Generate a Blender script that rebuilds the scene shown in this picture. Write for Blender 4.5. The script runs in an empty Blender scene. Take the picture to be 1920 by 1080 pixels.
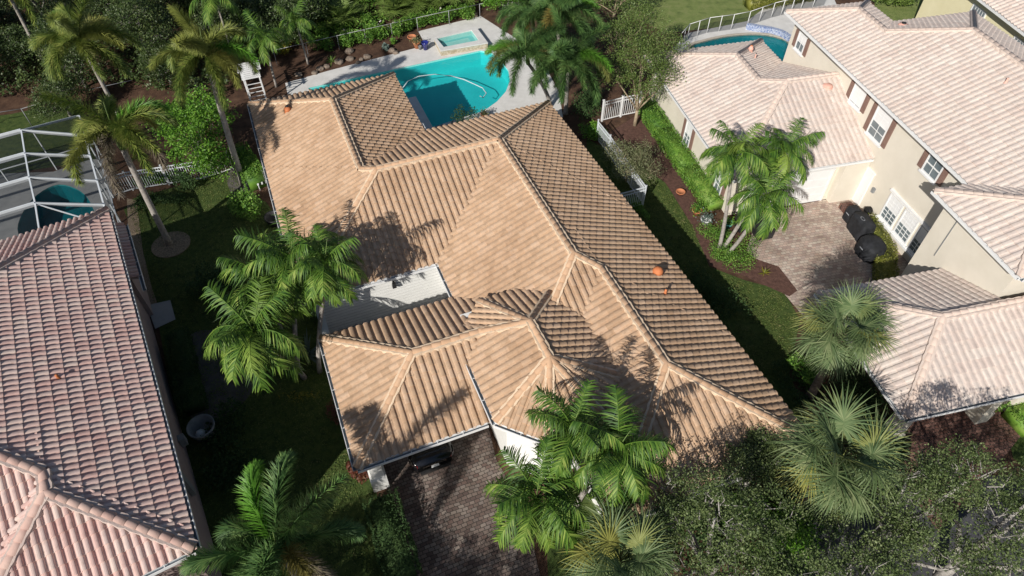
import bpy, bmesh, math, random
import numpy as np
from math import sin, cos, tan, pi, radians, hypot, atan2, sqrt
from mathutils import Vector, Matrix
random.seed(7); RNG = np.random.default_rng(7)
SC = bpy.context.scene
COL = SC.collection

# ------------------------------------------------------------------ camera, sky, sun, exposure
FPX, TILT, CAMH = 1259.0, radians(48.43), 26.0
cam = bpy.data.cameras.new('camera'); camo = bpy.data.objects.new('camera', cam); COL.objects.link(camo)
cam.sensor_width = 36.0; cam.lens = FPX / 1920 * 36.0; cam.clip_end = 1000
camo.location = (0, 0, CAMH); camo.rotation_euler = (pi / 2 - TILT, 0, 0); SC.camera = camo
SUN_AZ, SUN_EL = 209.5, 32.0
world = bpy.data.worlds.new('World'); SC.world = world; world.use_nodes = True
wn = world.node_tree; bg = wn.nodes['Background']
sky = wn.nodes.new('ShaderNodeTexSky'); sky.sky_type = 'NISHITA'; sky.sun_disc = False
sky.sun_elevation = radians(SUN_EL); sky.sun_rotation = radians(SUN_AZ)
wn.links.new(sky.outputs[0], bg.inputs[0]); bg.inputs[1].default_value = 0.065
sl = bpy.data.lights.new('sun', 'SUN'); sl.energy = 5.0; sl.angle = radians(0.5); sl.color = (1.0, 0.95, 0.87)
so = bpy.data.objects.new('sun', sl); COL.objects.link(so)
_a, _e = radians(SUN_AZ), radians(SUN_EL)
so.rotation_euler = Vector((sin(_a) * cos(_e), cos(_a) * cos(_e), sin(_e))).to_track_quat('Z', 'Y').to_euler()
so.location = (-20, -30, 40)
SC.view_settings.view_transform = 'Standard'; SC.view_settings.look = 'None'
SC.view_settings.exposure = 0.0; SC.view_settings.gamma = 1.0
SC.cycles.max_bounces = 6; SC.cycles.transparent_max_bounces = 12; SC.cycles.diffuse_bounces = 3
SC.cycles.use_denoising = True

def at(x, y, z=0.0):
    "point of the place seen at a pixel of the 1920x1080 photograph, at height z"
    a = (x - 960) / FPX; b = (540 - y) / FPX
    r = (a, cos(TILT) + b * sin(TILT), -sin(TILT) + b * cos(TILT)); t = (z - CAMH) / r[2]
    return (r[0] * t, r[1] * t, z)

# ------------------------------------------------------------------ materials
def newmat(name):
    m = bpy.data.materials.new(name); m.use_nodes = True; nt = m.node_tree; nt.nodes.clear()
    return m, nt
def N(nt, kind, **kw):
    n = nt.nodes.new(kind)
    for k, v in kw.items():
        if k in ('inp',):
            for kk, vv in v.items(): n.inputs[kk].default_value = vv
        else: setattr(n, k, v)
    return n
def ramp(nt, stops, interp='LINEAR'):
    r = nt.nodes.new('ShaderNodeValToRGB'); r.color_ramp.interpolation = interp
    e = r.color_ramp.elements
    while len(e) < len(stops): e.new(0.5)
    for i, (p, c) in enumerate(stops): e[i].position = p; e[i].color = (*c, 1)
    return r
def out(nt, sh):
    o = nt.nodes.new('ShaderNodeOutputMaterial'); nt.links.new(sh, o.inputs[0])
def mat_noise(name, c1, c2, scale=2.0, rough=0.8, bump=0.0, bscale=None, detail=4.0, spec=0.3, metal=0.0, c3=None, coord='Object', stretch=None):
    m, nt = newmat(name); L = nt.links.new
    tc = N(nt, 'ShaderNodeTexCoord'); src = tc.outputs[coord]
    if stretch:
        mp = N(nt, 'ShaderNodeMapping'); mp.inputs['Scale'].default_value = stretch; L(src, mp.inputs[0]); src = mp.outputs[0]
    n = N(nt, 'ShaderNodeTexNoise', inp={'Scale': scale, 'Detail': detail, 'Roughness': 0.62}); L(src, n.inputs['Vector'])
    st = [(0.3, c1), (0.7, c2)] if c3 is None else [(0.25, c1), (0.5, c2), (0.75, c3)]
    r = ramp(nt, st); L(n.outputs[0], r.inputs[0])
    b = N(nt, 'ShaderNodeBsdfPrincipled', inp={'Roughness': rough, 'Metallic': metal, 'Specular IOR Level': spec})
    L(r.outputs[0], b.inputs['Base Color'])
    if bump:
        n2 = N(nt, 'ShaderNodeTexNoise', inp={'Scale': bscale or scale * 6, 'Detail': 3.0}); L(src, n2.inputs['Vector'])
        bp = N(nt, 'ShaderNodeBump', inp={'Strength': bump, 'Distance': 0.05}); L(n2.outputs[0], bp.inputs['Height']); L(bp.outputs[0], b.inputs['Normal'])
    out(nt, b.outputs[0]); return m
def mat_tile(name, cols, weather):
    "roof tile: a colour of its own for every tile (UV holds the tile's number), plus weather stains"
    m, nt = newmat(name); L = nt.links.new
    uv = N(nt, 'ShaderNodeUVMap'); wn_ = N(nt, 'ShaderNodeTexWhiteNoise', noise_dimensions='2D'); L(uv.outputs[0], wn_.inputs['Vector'])
    k = len(cols); r = ramp(nt, [((i + .5) / k, c) for i, c in enumerate(cols)]); L(wn_.outputs['Value'], r.inputs[0])
    tc = N(nt, 'ShaderNodeTexCoord')
    n = N(nt, 'ShaderNodeTexNoise', inp={'Scale': 0.35, 'Detail': 7.0, 'Roughness': 0.68}); L(tc.outputs['Object'], n.inputs['Vector'])
    r2 = ramp(nt, [(0.33, weather), (0.58, (1, 1, 1))]); L(n.outputs[0], r2.inputs[0])
    mx = N(nt, 'ShaderNodeMix', data_type='RGBA', blend_type='MULTIPLY'); mx.inputs[0].default_value = 0.75
    L(r.outputs[0], mx.inputs[6]); L(r2.outputs[0], mx.inputs[7])
    n3 = N(nt, 'ShaderNodeTexNoise', inp={'Scale': 5.0, 'Detail': 8.0, 'Roughness': .75}); L(tc.outputs['Object'], n3.inputs['Vector'])
    r3 = ramp(nt, [(0.28, (0.66, 0.63, 0.60)), (0.45, (.93, .93, .93)), (0.7, (1.04, 1.04, 1.04))]); L(n3.outputs[0], r3.inputs[0])
    mx2 = N(nt, 'ShaderNodeMix', data_type='RGBA', blend_type='MULTIPLY'); mx2.inputs[0].default_value = 1.0
    L(mx.outputs[2], mx2.inputs[6]); L(r3.outputs[0], mx2.inputs[7])
    b = N(nt, 'ShaderNodeBsdfPrincipled', inp={'Roughness': 0.85, 'Specular IOR Level': 0.2}); L(mx2.outputs[2], b.inputs['Base Color'])
    out(nt, b.outputs[0]); return m
def mat_leaf(name, cols, rough=0.5, trans=0.35, per_leaf=True, scale=1.2, objmix=None):
    "foliage: hue varies leaf by leaf and clump by clump; light passes through the blades"
    m, nt = newmat(name); L = nt.links.new
    tc = N(nt, 'ShaderNodeTexCoord')
    n = N(nt, 'ShaderNodeTexNoise', inp={'Scale': scale, 'Detail': 3.0}); L(tc.outputs['Object'], n.inputs['Vector'])
    geo = N(nt, 'ShaderNodeNewGeometry')
    ad = N(nt, 'ShaderNodeMath', operation='MULTIPLY_ADD'); L(geo.outputs['Random Per Island'], ad.inputs[0]); ad.inputs[1].default_value = 0.55
    sb = N(nt, 'ShaderNodeMath', operation='MULTIPLY_ADD'); L(n.outputs[0], sb.inputs[0]); sb.inputs[1].default_value = 0.9; sb.inputs[2].default_value = -0.22
    L(sb.outputs[0], ad.inputs[2])
    k = len(cols); r = ramp(nt, [(i / (k - 1), c) for i, c in enumerate(cols)]); L(ad.outputs[0], r.inputs[0])
    colout = r.outputs[0]
    if objmix:
        oi = N(nt, 'ShaderNodeObjectInfo'); mr = N(nt, 'ShaderNodeMapRange', inp={'From Min': objmix[1], 'From Max': 1.0}); L(oi.outputs['Random'], mr.inputs[0])
        mx = N(nt, 'ShaderNodeMix', data_type='RGBA'); L(mr.outputs[0], mx.inputs[0]); L(colout, mx.inputs[6]); mx.inputs[7].default_value = (*objmix[0], 1); colout = mx.outputs[2]
    b = N(nt, 'ShaderNodeBsdfPrincipled', inp={'Roughness': rough, 'Specular IOR Level': 0.45}); L(colout, b.inputs['Base Color'])
    t = N(nt, 'ShaderNodeBsdfTranslucent'); L(colout, t.inputs[0])
    mx = N(nt, 'ShaderNodeMixShader'); mx.inputs[0].default_value = trans; L(b.outputs[0], mx.inputs[1]); L(t.outputs[0], mx.inputs[2])
    out(nt, mx.outputs[0]); return m
def mat_paver(name, cols, sx=0.23, sy=0.15, mortar=(0.05, 0.045, 0.04)):
    m, nt = newmat(name); L = nt.links.new
    tc = N(nt, 'ShaderNodeTexCoord')
    nz = N(nt, 'ShaderNodeTexNoise', inp={'Scale': 1.3, 'Detail': 2.0}); L(tc.outputs['Object'], nz.inputs['Vector'])
    av = N(nt, 'ShaderNodeVectorMath', operation='MULTIPLY_ADD'); L(nz.outputs['Color'], av.inputs[0]); av.inputs[1].default_value = (.12, .12, 0); L(tc.outputs['Object'], av.inputs[2])
    bk = N(nt, 'ShaderNodeTexBrick', inp={'Scale': 1.0, 'Mortar Size': 0.012, 'Mortar Smooth': 0.2, 'Brick Width': sx, 'Row Height': sy, 'Color1': (0, 0, 0, 1), 'Color2': (1, 1, 1, 1), 'Bias': 0.0})
    bk.offset_frequency = 2; L(av.outputs[0], bk.inputs['Vector'])
    k = len(cols); r = ramp(nt, [((i + .5) / k, c) for i, c in enumerate(cols)]); L(bk.outputs['Color'], r.inputs[0])
    mx = N(nt, 'ShaderNodeMix', data_type='RGBA'); L(bk.outputs['Fac'], mx.inputs[0]); L(r.outputs[0], mx.inputs[6]); mx.inputs[7].default_value = (*mortar, 1)
    n2 = N(nt, 'ShaderNodeTexNoise', inp={'Scale': 0.9, 'Detail': 5.0}); L(tc.outputs['Object'], n2.inputs['Vector'])
    r2 = ramp(nt, [(0.3, (0.55, 0.53, 0.5)), (0.65, (1, 1, 1))]); L(n2.outputs[0], r2.inputs[0])
    m2 = N(nt, 'ShaderNodeMix', data_type='RGBA', blend_type='MULTIPLY'); m2.inputs[0].default_value = 0.8; L(mx.outputs[2], m2.inputs[6]); L(r2.outputs[0], m2.inputs[7])
    b = N(nt, 'ShaderNodeBsdfPrincipled', inp={'Roughness': 0.9, 'Specular IOR Level': 0.2}); L(m2.outputs[2], b.inputs['Base Color'])
    bp = N(nt, 'ShaderNodeBump', inp={'Strength': 0.5, 'Distance': 0.02}); bp.invert = True; L(bk.outputs['Fac'], bp.inputs['Height']); L(bp.outputs[0], b.inputs['Normal'])
    out(nt, b.outputs[0]); return m
def mat_water(name, tint, rough=0.03):
    m, nt = newmat(name); L = nt.links.new
    tc = N(nt, 'ShaderNodeTexCoord'); n = N(nt, 'ShaderNodeTexNoise', inp={'Scale': 1.7, 'Detail': 4.0, 'Distortion': 0.6}); L(tc.outputs['Object'], n.inputs['Vector'])
    bp = N(nt, 'ShaderNodeBump', inp={'Strength': 0.35, 'Distance': 0.12}); L(n.outputs[0], bp.inputs['Height'])
    t = N(nt, 'ShaderNodeBsdfTransparent'); t.inputs[0].default_value = (*tint, 1)
    g = N(nt, 'ShaderNodeBsdfGlossy', inp={'Roughness': rough}); L(bp.outputs[0], g.inputs['Normal'])
    lw_ = N(nt, 'ShaderNodeLayerWeight', inp={'Blend': 0.5}); L(bp.outputs[0], lw_.inputs['Normal'])
    pw_ = N(nt, 'ShaderNodeMath', operation='POWER'); L(lw_.outputs['Facing'], pw_.inputs[0]); pw_.inputs[1].default_value = 5.0
    f = N(nt, 'ShaderNodeMath', operation='MULTIPLY_ADD'); L(pw_.outputs[0], f.inputs[0]); f.inputs[1].default_value = 0.95; f.inputs[2].default_value = 0.02
    mx = N(nt, 'ShaderNodeMixShader'); L(f.outputs[0], mx.inputs[0]); L(t.outputs[0], mx.inputs[1]); L(g.outputs[0], mx.inputs[2])
    out(nt, mx.outputs[0]); return m
def mat_mesh_screen(name):
    m, nt = newmat(name); L = nt.links.new
    t = N(nt, 'ShaderNodeBsdfTransparent'); d = N(nt, 'ShaderNodeBsdfDiffuse'); d.inputs[0].default_value = (0.03, 0.035, 0.04, 1)
    mx = N(nt, 'ShaderNodeMixShader'); mx.inputs[0].default_value = 0.34; L(t.outputs[0], mx.inputs[1]); L(d.outputs[0], mx.inputs[2]); out(nt, mx.outputs[0]); return m
def mat_trunk(name, c1, c2, ring=9.0):
    m, nt = newmat(name); L = nt.links.new
    tc = N(nt, 'ShaderNodeTexCoord'); n = N(nt, 'ShaderNodeTexNoise', inp={'Scale': 7.0, 'Detail': 4.0}); L(tc.outputs['Object'], n.inputs['Vector'])
    w = N(nt, 'ShaderNodeTexWave', bands_direction='Z', inp={'Scale': ring, 'Distortion': 1.2, 'Detail': 2.0}); L(tc.outputs['Object'], w.inputs['Vector'])
    a = N(nt, 'ShaderNodeMath', operation='MULTIPLY_ADD'); L(w.outputs['Fac'], a.inputs[0]); a.inputs[1].default_value = 0.3; L(n.outputs[0], a.inputs[2])
    r = ramp(nt, [(0.35, c1), (0.8, c2)]); L(a.outputs[0], r.inputs[0])
    b = N(nt, 'ShaderNodeBsdfPrincipled', inp={'Roughness': 0.9, 'Specular IOR Level': 0.15}); L(r.outputs[0], b.inputs['Base Color'])
    bp = N(nt, 'ShaderNodeBump', inp={'Strength': 0.4, 'Distance': 0.03}); L(a.outputs[0], bp.inputs['Height']); L(bp.outputs[0], b.inputs['Normal'])
    out(nt, b.outputs[0]); return m

M = {}
M['tile_tan'] = mat_tile('tan_tile', [(.49, .335, .22), (.55, .385, .26), (.58, .41, .28), (.62, .445, .315), (.57, .39, .255), (.52, .355, .235)], (.78, .73, .69))
M['cap_tan'] = mat_noise('tan_cap', (.46, .29, .18), (.57, .38, .25), 1.2, 0.85, 0.2)
M['mortar_tan'] = mat_noise('cream_mortar', (.62, .47, .33), (.76, .60, .44), 3, 0.9, 0.3)
M['tile_pink'] = mat_tile('pink_tile', [(.60, .39, .35), (.69, .49, .44), (.72, .57, .51), (.66, .51, .47), (.69, .45, .40), (.73, .59, .52)], (.92, .90, .90))
M['cap_pink'] = mat_noise('pink_cap', (.47, .30, .26), (.58, .42, .36), 1.2, 0.85, 0.2)
M['mortar_pink'] = mat_noise('pink_mortar', (.45, .36, .33), (.55, .45, .40), 3, 0.9, 0.3)
M['tile_pale'] = mat_tile('pale_tile', [(.62, .52, .47), (.68, .58, .52), (.70, .61, .55), (.65, .56, .51), (.73, .65, .59), (.68, .57, .51)], (.88, .86, .85))
M['cap_pale'] = mat_noise('pale_cap', (.58, .46, .40), (.66, .54, .47), 1.2, 0.85, 0.15)
M['mortar_pale'] = mat_noise('pale_mortar', (.56, .46, .40), (.66, .56, .50), 3, 0.9, 0.2)
M['stucco_white'] = mat_noise('white_stucco', (.74, .74, .72), (.82, .82, .80), 1.5, 0.9, 0.15, 40)
M['stucco_cream'] = mat_noise('cream_stucco', (.66, .61, .52), (.72, .67, .58), 1.0, 0.9, 0.15, 40)
M['stucco_mauve'] = mat_noise('mauve_stucco', (.34, .26, .25), (.40, .31, .29), 1.0, 0.9, 0.1, 40)
M['stucco_yellow'] = mat_noise('yellow_stucco', (.72, .66, .42), (.78, .72, .48), 1.0, 0.9, 0.1, 40)
M['white'] = mat_noise('white_paint', (.74, .75, .76), (.82, .82, .82), 2.0, 0.5)
M['gutter_in'] = mat_noise('gutter_inside', (.10, .13, .16), (.20, .24, .28), 2.0, 0.5)
M['shutter'] = mat_noise('brown_shutter', (.20, .12, .10), (.25, .16, .13), 2.0, 0.7)
M['glass'] = mat_noise('window_glass', (.10, .13, .15), (.20, .24, .26), 1.0, 0.08, spec=0.8)
M['black_cloth'] = mat_noise('black_cloth', (.010, .011, .013), (.028, .030, .036), 3.0, 0.75, 0.5, 5)
M['black_plastic'] = mat_noise('black_plastic', (.015, .015, .016), (.03, .03, .032), 3.0, 0.5)
M['terracotta'] = mat_noise('terracotta', (.42, .15, .07), (.58, .24, .12), 4.0, 0.8)
M['vent_orange'] = mat_noise('vent_orange', (.50, .16, .06), (.62, .22, .09), 4.0, 0.7)
M['vent_pink'] = mat_noise('vent_pink', (.70, .38, .30), (.78, .46, .38), 4.0, 0.7)
M['blue_glaze'] = mat_noise('blue_glaze', (.01, .015, .14), (.03, .04, .25), 4.0, 0.15, spec=0.7)
M['teal_glaze'] = mat_noise('teal_glaze', (.10, .45, .45), (.20, .60, .60), 4.0, 0.2, spec=0.7)
M['grass'] = mat_noise('lawn_grass', (.022, .040, .010), (.065, .105, .022), 3.2, 0.9, 1.0, 60, detail=12, c3=(.12, .145, .04))
M['golf'] = mat_noise('bright_grass', (.10, .14, .04), (.19, .24, .07), 1.6, 0.9, 0.8, 50, detail=12, c3=(.26, .27, .11))
M['soil'] = mat_noise('brown_mulch', (.030, .018, .012), (.085, .045, .028), 1.6, 0.95, 0.9, 22, detail=10, c3=(.15, .09, .055))
M['redmulch'] = mat_noise('red_mulch', (.07, .035, .028), (.16, .085, .065), 5, 0.95, 0.9, 30, detail=10)
M['gravel'] = mat_noise('river_gravel', (.10, .075, .05), (.26, .20, .14), 13, 0.9, 0.9, 18, detail=6, c3=(.42, .34, .25))
M['sand'] = mat_noise('worn_sand', (.075, .070, .065), (.14, .13, .12), 2, 0.95, 0.3, 30, detail=8)
M['concrete'] = mat_noise('pale_concrete', (.36, .36, .36), (.44, .44, .43), 2, 0.9, 0.1, 30)
M['deck'] = mat_noise('white_pool_deck', (.58, .57, .55), (.70, .69, .67), 1.5, 0.85, 0.1, 30)
M['deck_grey'] = mat_noise('grey_pool_deck', (.24, .25, .26), (.34, .35, .35), 1.5, 0.85, 0.1, 30)
M['coping'] = mat_noise('stone_coping', (.38, .34, .28), (.50, .46, .39), 6, 0.85, 0.3, 30)
M['paver'] = mat_paver('tumbled_pavers', [(.13, .095, .085), (.19, .145, .125), (.24, .19, .165), (.165, .115, .10), (.21, .175, .16), (.27, .225, .195)])
M['paver_pink'] = mat_paver('pink_pavers', [(.40, .30, .26), (.52, .42, .35), (.58, .48, .40), (.46, .36, .32), (.54, .40, .33), (.60, .52, .44)], 0.26, 0.17, (.30, .25, .22))
M['paver_red'] = mat_paver('red_pavers', [(.15, .075, .06), (.22, .12, .095), (.27, .15, .12), (.18, .10, .085)])
M['plaster'] = mat_noise('pool_plaster', (.18, .66, .62), (.27, .76, .71), 0.5, 0.8)
M['plaster_deep'] = mat_noise('dark_pool_plaster', (.015, .17, .19), (.035, .26, .28), 0.8, 0.8)
M['spa_plaster'] = mat_noise('spa_plaster', (.28, .46, .47), (.38, .56, .56), 0.8, 0.8)
M['water'] = mat_water('pool_water', (.30, .78, .83))
M['spa_water'] = mat_water('spa_water', (.60, .92, .90))
M['stone'] = mat_noise('stacked_stone', (.34, .27, .17), (.62, .57, .46), 7, 0.9, 0.8, 14, detail=8)
M['bluetile'] = mat_noise('blue_mosaic', (.06, .12, .35), (.55, .60, .66), 11, 0.3, detail=1)
M['rock'] = mat_noise('brown_rock', (.12, .09, .07), (.30, .24, .19), 3, 0.95, 0.6, 9)
M['alu'] = mat_noise('white_aluminium', (.60, .64, .68), (.70, .74, .78), 2, 0.4, metal=0.0)
M['alu_pale'] = mat_noise('dull_galvanised', (.36, .37, .38), (.46, .47, .48), 2, 0.5)
M['alu_dark'] = mat_noise('grey_wire', (.20, .21, .22), (.28, .29, .30), 2, 0.5)
M['screen'] = mat_mesh_screen('insect_screen')
M['carpaint'] = mat_noise('black_car_paint', (.006, .006, .007), (.012, .012, .014), 2, 0.12, spec=0.8)
M['carglass'] = mat_noise('dark_car_glass', (.004, .005, .006), (.008, .009, .01), 2, 0.03, spec=0.9)
M['tail_red'] = mat_noise('red_lens', (.16, .008, .012), (.26, .02, .02), 5, 0.1, spec=0.8)
M['chrome'] = mat_noise('chrome', (.5, .5, .5), (.6, .6, .6), 5, 0.15, metal=1.0)
M['rubber'] = mat_noise('tyre_rubber', (.012, .012, .012), (.02, .02, .02), 5, 0.9)
M['plate'] = mat_noise('plate_white', (.60, .62, .62), (.70, .72, .72), 5, 0.4)
M['greymark'] = mat_noise('grey_print', (.25, .27, .30), (.35, .37, .40), 5, 0.6)
M['trunk_grey'] = mat_trunk('palm_bark', (.19, .17, .15), (.40, .37, .34))
M['trunk_brown'] = mat_trunk('sabal_bark', (.10, .07, .05), (.25, .19, .15), 5)
M['bark'] = mat_noise('pale_bark', (.20, .185, .165), (.42, .40, .37), 5, 0.9, 0.5)
M['bark_tan'] = mat_noise('tan_bark', (.26, .20, .13), (.42, .34, .24), 5, 0.9, 0.5)
M['shaft'] = mat_noise('crownshaft_green', (.10, .16, .05), (.20, .28, .08), 3, 0.5)
M['fox'] = mat_leaf('foxtail_leaf', [(.026, .055, .010), (.085, .145, .026), (.22, .28, .05), (.46, .46, .14)], 0.6, 0.2, objmix=((.32, .31, .08), 0.45))
M['fox_green'] = mat_leaf('green_foxtail_leaf', [(.018, .055, .014), (.05, .12, .030), (.11, .21, .055), (.24, .33, .10)], 0.6, 0.2, objmix=((.26, .19, .05), 0.85))
M['fox_old'] = mat_leaf('old_foxtail_leaf', [(.14, .115, .095), (.22, .18, .14), (.26, .24, .12)], 0.6, 0.2)
M['fox_new'] = mat_leaf('new_foxtail_leaf', [(.07, .20, .02), (.12, .30, .03), (.18, .36, .06)], 0.5, 0.3)
M['adon'] = mat_leaf('christmas_palm_leaf', [(.012, .042, .006), (.040, .110, .012), (.115, .22, .024), (.36, .44, .10)], 0.6, 0.2, objmix=((.22, .32, .05), 0.9))
M['sabal'] = mat_leaf('sabal_leaf', [(.05, .09, .035), (.10, .16, .06), (.18, .24, .10), (.30, .34, .17)], 0.6, 0.22, objmix=((.30, .30, .07), 0.75))
M['palmetto'] = mat_leaf('palmetto_leaf', [(.09, .15, .03), (.16, .24, .05), (.24, .32, .09)], 0.5, 0.3)
M['oak'] = mat_leaf('oak_leaf', [(.020, .042, .010), (.055, .088, .022), (.12, .165, .050), (.26, .30, .14)], 0.6, 0.12, scale=.8)
M['ficus'] = mat_leaf('bright_leaf', [(.025, .085, .010), (.075, .20, .016), (.16, .34, .03), (.28, .45, .07)], 0.55, 0.28, scale=1.6)
M['jungle'] = mat_leaf('dark_leaf', [(.020, .042, .012), (.045, .080, .020), (.085, .125, .035), (.17, .19, .06)], 0.5, 0.2, scale=.6)
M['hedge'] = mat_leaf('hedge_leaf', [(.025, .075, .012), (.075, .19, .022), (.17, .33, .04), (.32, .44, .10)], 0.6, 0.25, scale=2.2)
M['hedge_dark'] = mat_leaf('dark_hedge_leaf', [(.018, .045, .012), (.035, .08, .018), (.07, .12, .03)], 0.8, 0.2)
M['hedge_gold'] = mat_leaf('golden_hedge_leaf', [(.08, .10, .015), (.18, .20, .03), (.36, .34, .08)], 0.5, 0.25)
M['crape'] = mat_leaf('crape_leaf', [(.08, .085, .03), (.10, .16, .035), (.17, .25, .06), (.22, .16, .10)], 0.5, 0.3, scale=.9)
M['olive'] = mat_leaf('olive_leaf', [(.10, .12, .05), (.16, .18, .08), (.25, .25, .13)], 0.5, 0.2, scale=.9)
M['croton'] = mat_leaf('croton_leaf', [(.06, .12, .02), (.20, .20, .02), (.35, .26, .03)], 0.5, 0.2, scale=2)
M['redleaf'] = mat_leaf('red_leaf', [(.10, .03, .02), (.16, .05, .03), (.08, .07, .02)], 0.5, 0.2)
M['agave'] = mat_leaf('agave_leaf', [(.09, .13, .11), (.12, .17, .14)], 0.5, 0.1)
M['lawnblade'] = mat_leaf('grass_blade', [(.03, .055, .010), (.07, .12, .02), (.14, .17, .04), (.24, .22, .10)], 0.7, 0.2, scale=1.5)
M['petal'] = mat_noise('pale_petal', (.6, .5, .5), (.75, .68, .66), 5, 0.7)
M['green_plastic'] = mat_noise('green_plastic', (.02, .22, .05), (.03, .3, .07), 5, 0.3)
M['hose'] = mat_noise('pale_hose', (.45, .55, .58), (.55, .65, .68), 5, 0.4)
M['grey'] = mat_noise('grey_vinyl', (.20, .21, .22), (.27, .28, .29), 5, 0.6)

# ------------------------------------------------------------------ mesh helpers
def empty(name, label, cat, loc=(0, 0, 0), rz=0.0, group=None):
    o = bpy.data.objects.new(name, None); COL.objects.link(o); o.location = loc; o.rotation_euler = (0, 0, rz)
    o['label'] = label; o['category'] = cat
    if group: o['group'] = group
    return o
def tag(o, label, cat, group=None):
    o['label'] = label; o['category'] = cat
    if group: o['group'] = group
    return o
def np_mesh(name, V, F):
    "V (n,3); F (m,4) quads"
    me = bpy.data.meshes.new(name); n = len(V); m = len(F)
    me.vertices.add(n); me.vertices.foreach_set('co', np.asarray(V, np.float32).ravel())
    me.loops.add(m * 4); me.loops.foreach_set('vertex_index', np.asarray(F, np.int32).ravel())
    me.polygons.add(m); me.polygons.foreach_set('loop_start', np.arange(0, m * 4, 4, dtype=np.int32))
    try: me.polygons.foreach_set('loop_total', np.full(m, 4, np.int32))
    except Exception: pass
    me.update(calc_edges=True); return me
def link(name, me, mat, parent=None):
    o = bpy.data.objects.new(name, me); COL.objects.link(o)
    if mat is not None and not me.materials: me.materials.append(mat)
    if parent: o.parent = parent
    return o
class MB:
    def __init__(s): s.v = []; s.f = []; s.sm = []
    def add(s, vs, fs, smooth=False):
        b = len(s.v); s.v += [tuple(p) for p in vs]; s.f += [tuple(b + i for i in f) for f in fs]; s.sm += [smooth] * len(fs); return s
    def box(s, c, d, rz=0.0, taper=1.0, rx=0.0):
        x, y, z = d[0] / 2, d[1] / 2, d[2] / 2; vs = []
        for k, (sx, sy, sz) in enumerate([(-1, -1, -1), (1, -1, -1), (1, 1, -1), (-1, 1, -1), (-1, -1, 1), (1, -1, 1), (1, 1, 1), (-1, 1, 1)]):
            t = taper if sz > 0 else 1.0; p = [sx * x * t, sy * y * t, sz * z]
            if rx: p[1], p[2] = p[1] * cos(rx) - p[2] * sin(rx), p[1] * sin(rx) + p[2] * cos(rx)
            vs.append((c[0] + p[0] * cos(rz) - p[1] * sin(rz), c[1] + p[0] * sin(rz) + p[1] * cos(rz), c[2] + p[2]))
        return s.add(vs, [(3, 2, 1, 0), (4, 5, 6, 7), (0, 1, 5, 4), (1, 2, 6, 5), (2, 3, 7, 6), (3, 0, 4, 7)])
    def bar(s, a, b, w, h=None):
        "rectangular bar from a to b"
        h = h or w; a = Vector(a); b = Vector(b); d = (b - a); L = d.length
        if L < 1e-6: return s
        d /= L; up = Vector((0, 0, 1)) if abs(d.z) < .95 else Vector((1, 0, 0)); sd = d.cross(up).normalized(); up = sd.cross(d).normalized()
        vs = []
        for q in (a, b):
            for (i, j) in ((-1, -1), (1, -1), (1, 1), (-1, 1)): vs.append(q + sd * (i * w / 2) + up * (j * h / 2))
        return s.add(vs, [(0, 1, 2, 3), (7, 6, 5, 4), (0, 4, 5, 1), (1, 5, 6, 2), (2, 6, 7, 3), (3, 7, 4, 0)])
    def tube(s, pts, rad, n=8, cap=True):
        pts = [Vector(p) for p in pts]; rad = rad if hasattr(rad, '__len__') else [rad] * len(pts); vs = []; fs = []
        ref = None
        for i, p in enumerate(pts):
            d = (pts[min(i + 1, len(pts) - 1)] - pts[max(i - 1, 0)])
            d = d.normalized() if d.length > 1e-9 else Vector((0, 0, 1))
            if ref is None: ref = Vector((1, 0, 0)) if abs(d.x) < .8 else Vector((0, 1, 0))
            a = d.cross(ref).normalized(); b_ = d.cross(a).normalized(); ref = -b_.cross(d).normalized() if False else ref
            for k in range(n):
                t = 2 * pi * k / n; vs.append(p + (a * cos(t) + b_ * sin(t)) * rad[i])
        for i in range(len(pts) - 1):
            for k in range(n):
                k2 = (k + 1) % n; fs.append((i * n + k, i * n + k2, (i + 1) * n + k2, (i + 1) * n + k))
        s.add(vs, fs, True)
        if cap:
            b = len(s.v); m = len(pts) - 1
            s.f += [tuple(b - len(vs) + k for k in range(n))[::-1], tuple(b - len(vs) + m * n + k for k in range(n))]; s.sm += [False, False]
        return s
    def lathe(s, c, prof, n=16):
        vs = []; fs = []
        for (r, z) in prof:
            for k in range(n): t = 2 * pi * k / n; vs.append((c[0] + r * cos(t), c[1] + r * sin(t), c[2] + z))
        for i in range(len(prof) - 1):
            for k in range(n): k2 = (k + 1) % n; fs.append((i * n + k, i * n + k2, (i + 1) * n + k2, (i + 1) * n + k))
        return s.add(vs, fs, True)
    def prism(s, poly, z0, z1, cap=True):
        n = len(poly); vs = [(p[0], p[1], z0) for p in poly] + [(p[0], p[1], z1) for p in poly]
        fs = [(i, (i + 1) % n, n + (i + 1) % n, n + i) for i in range(n)]
        if cap: fs += [tuple(range(n))[::-1], tuple(range(n, 2 * n))]
        return s.add(vs, fs)
    def done(s, name, mat, parent=None):
        me = bpy.data.meshes.new(name); me.from_pydata(s.v, [], s.f); me.polygons.foreach_set('use_smooth', s.sm); me.update()
        return link(name, me, mat, parent)
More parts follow.
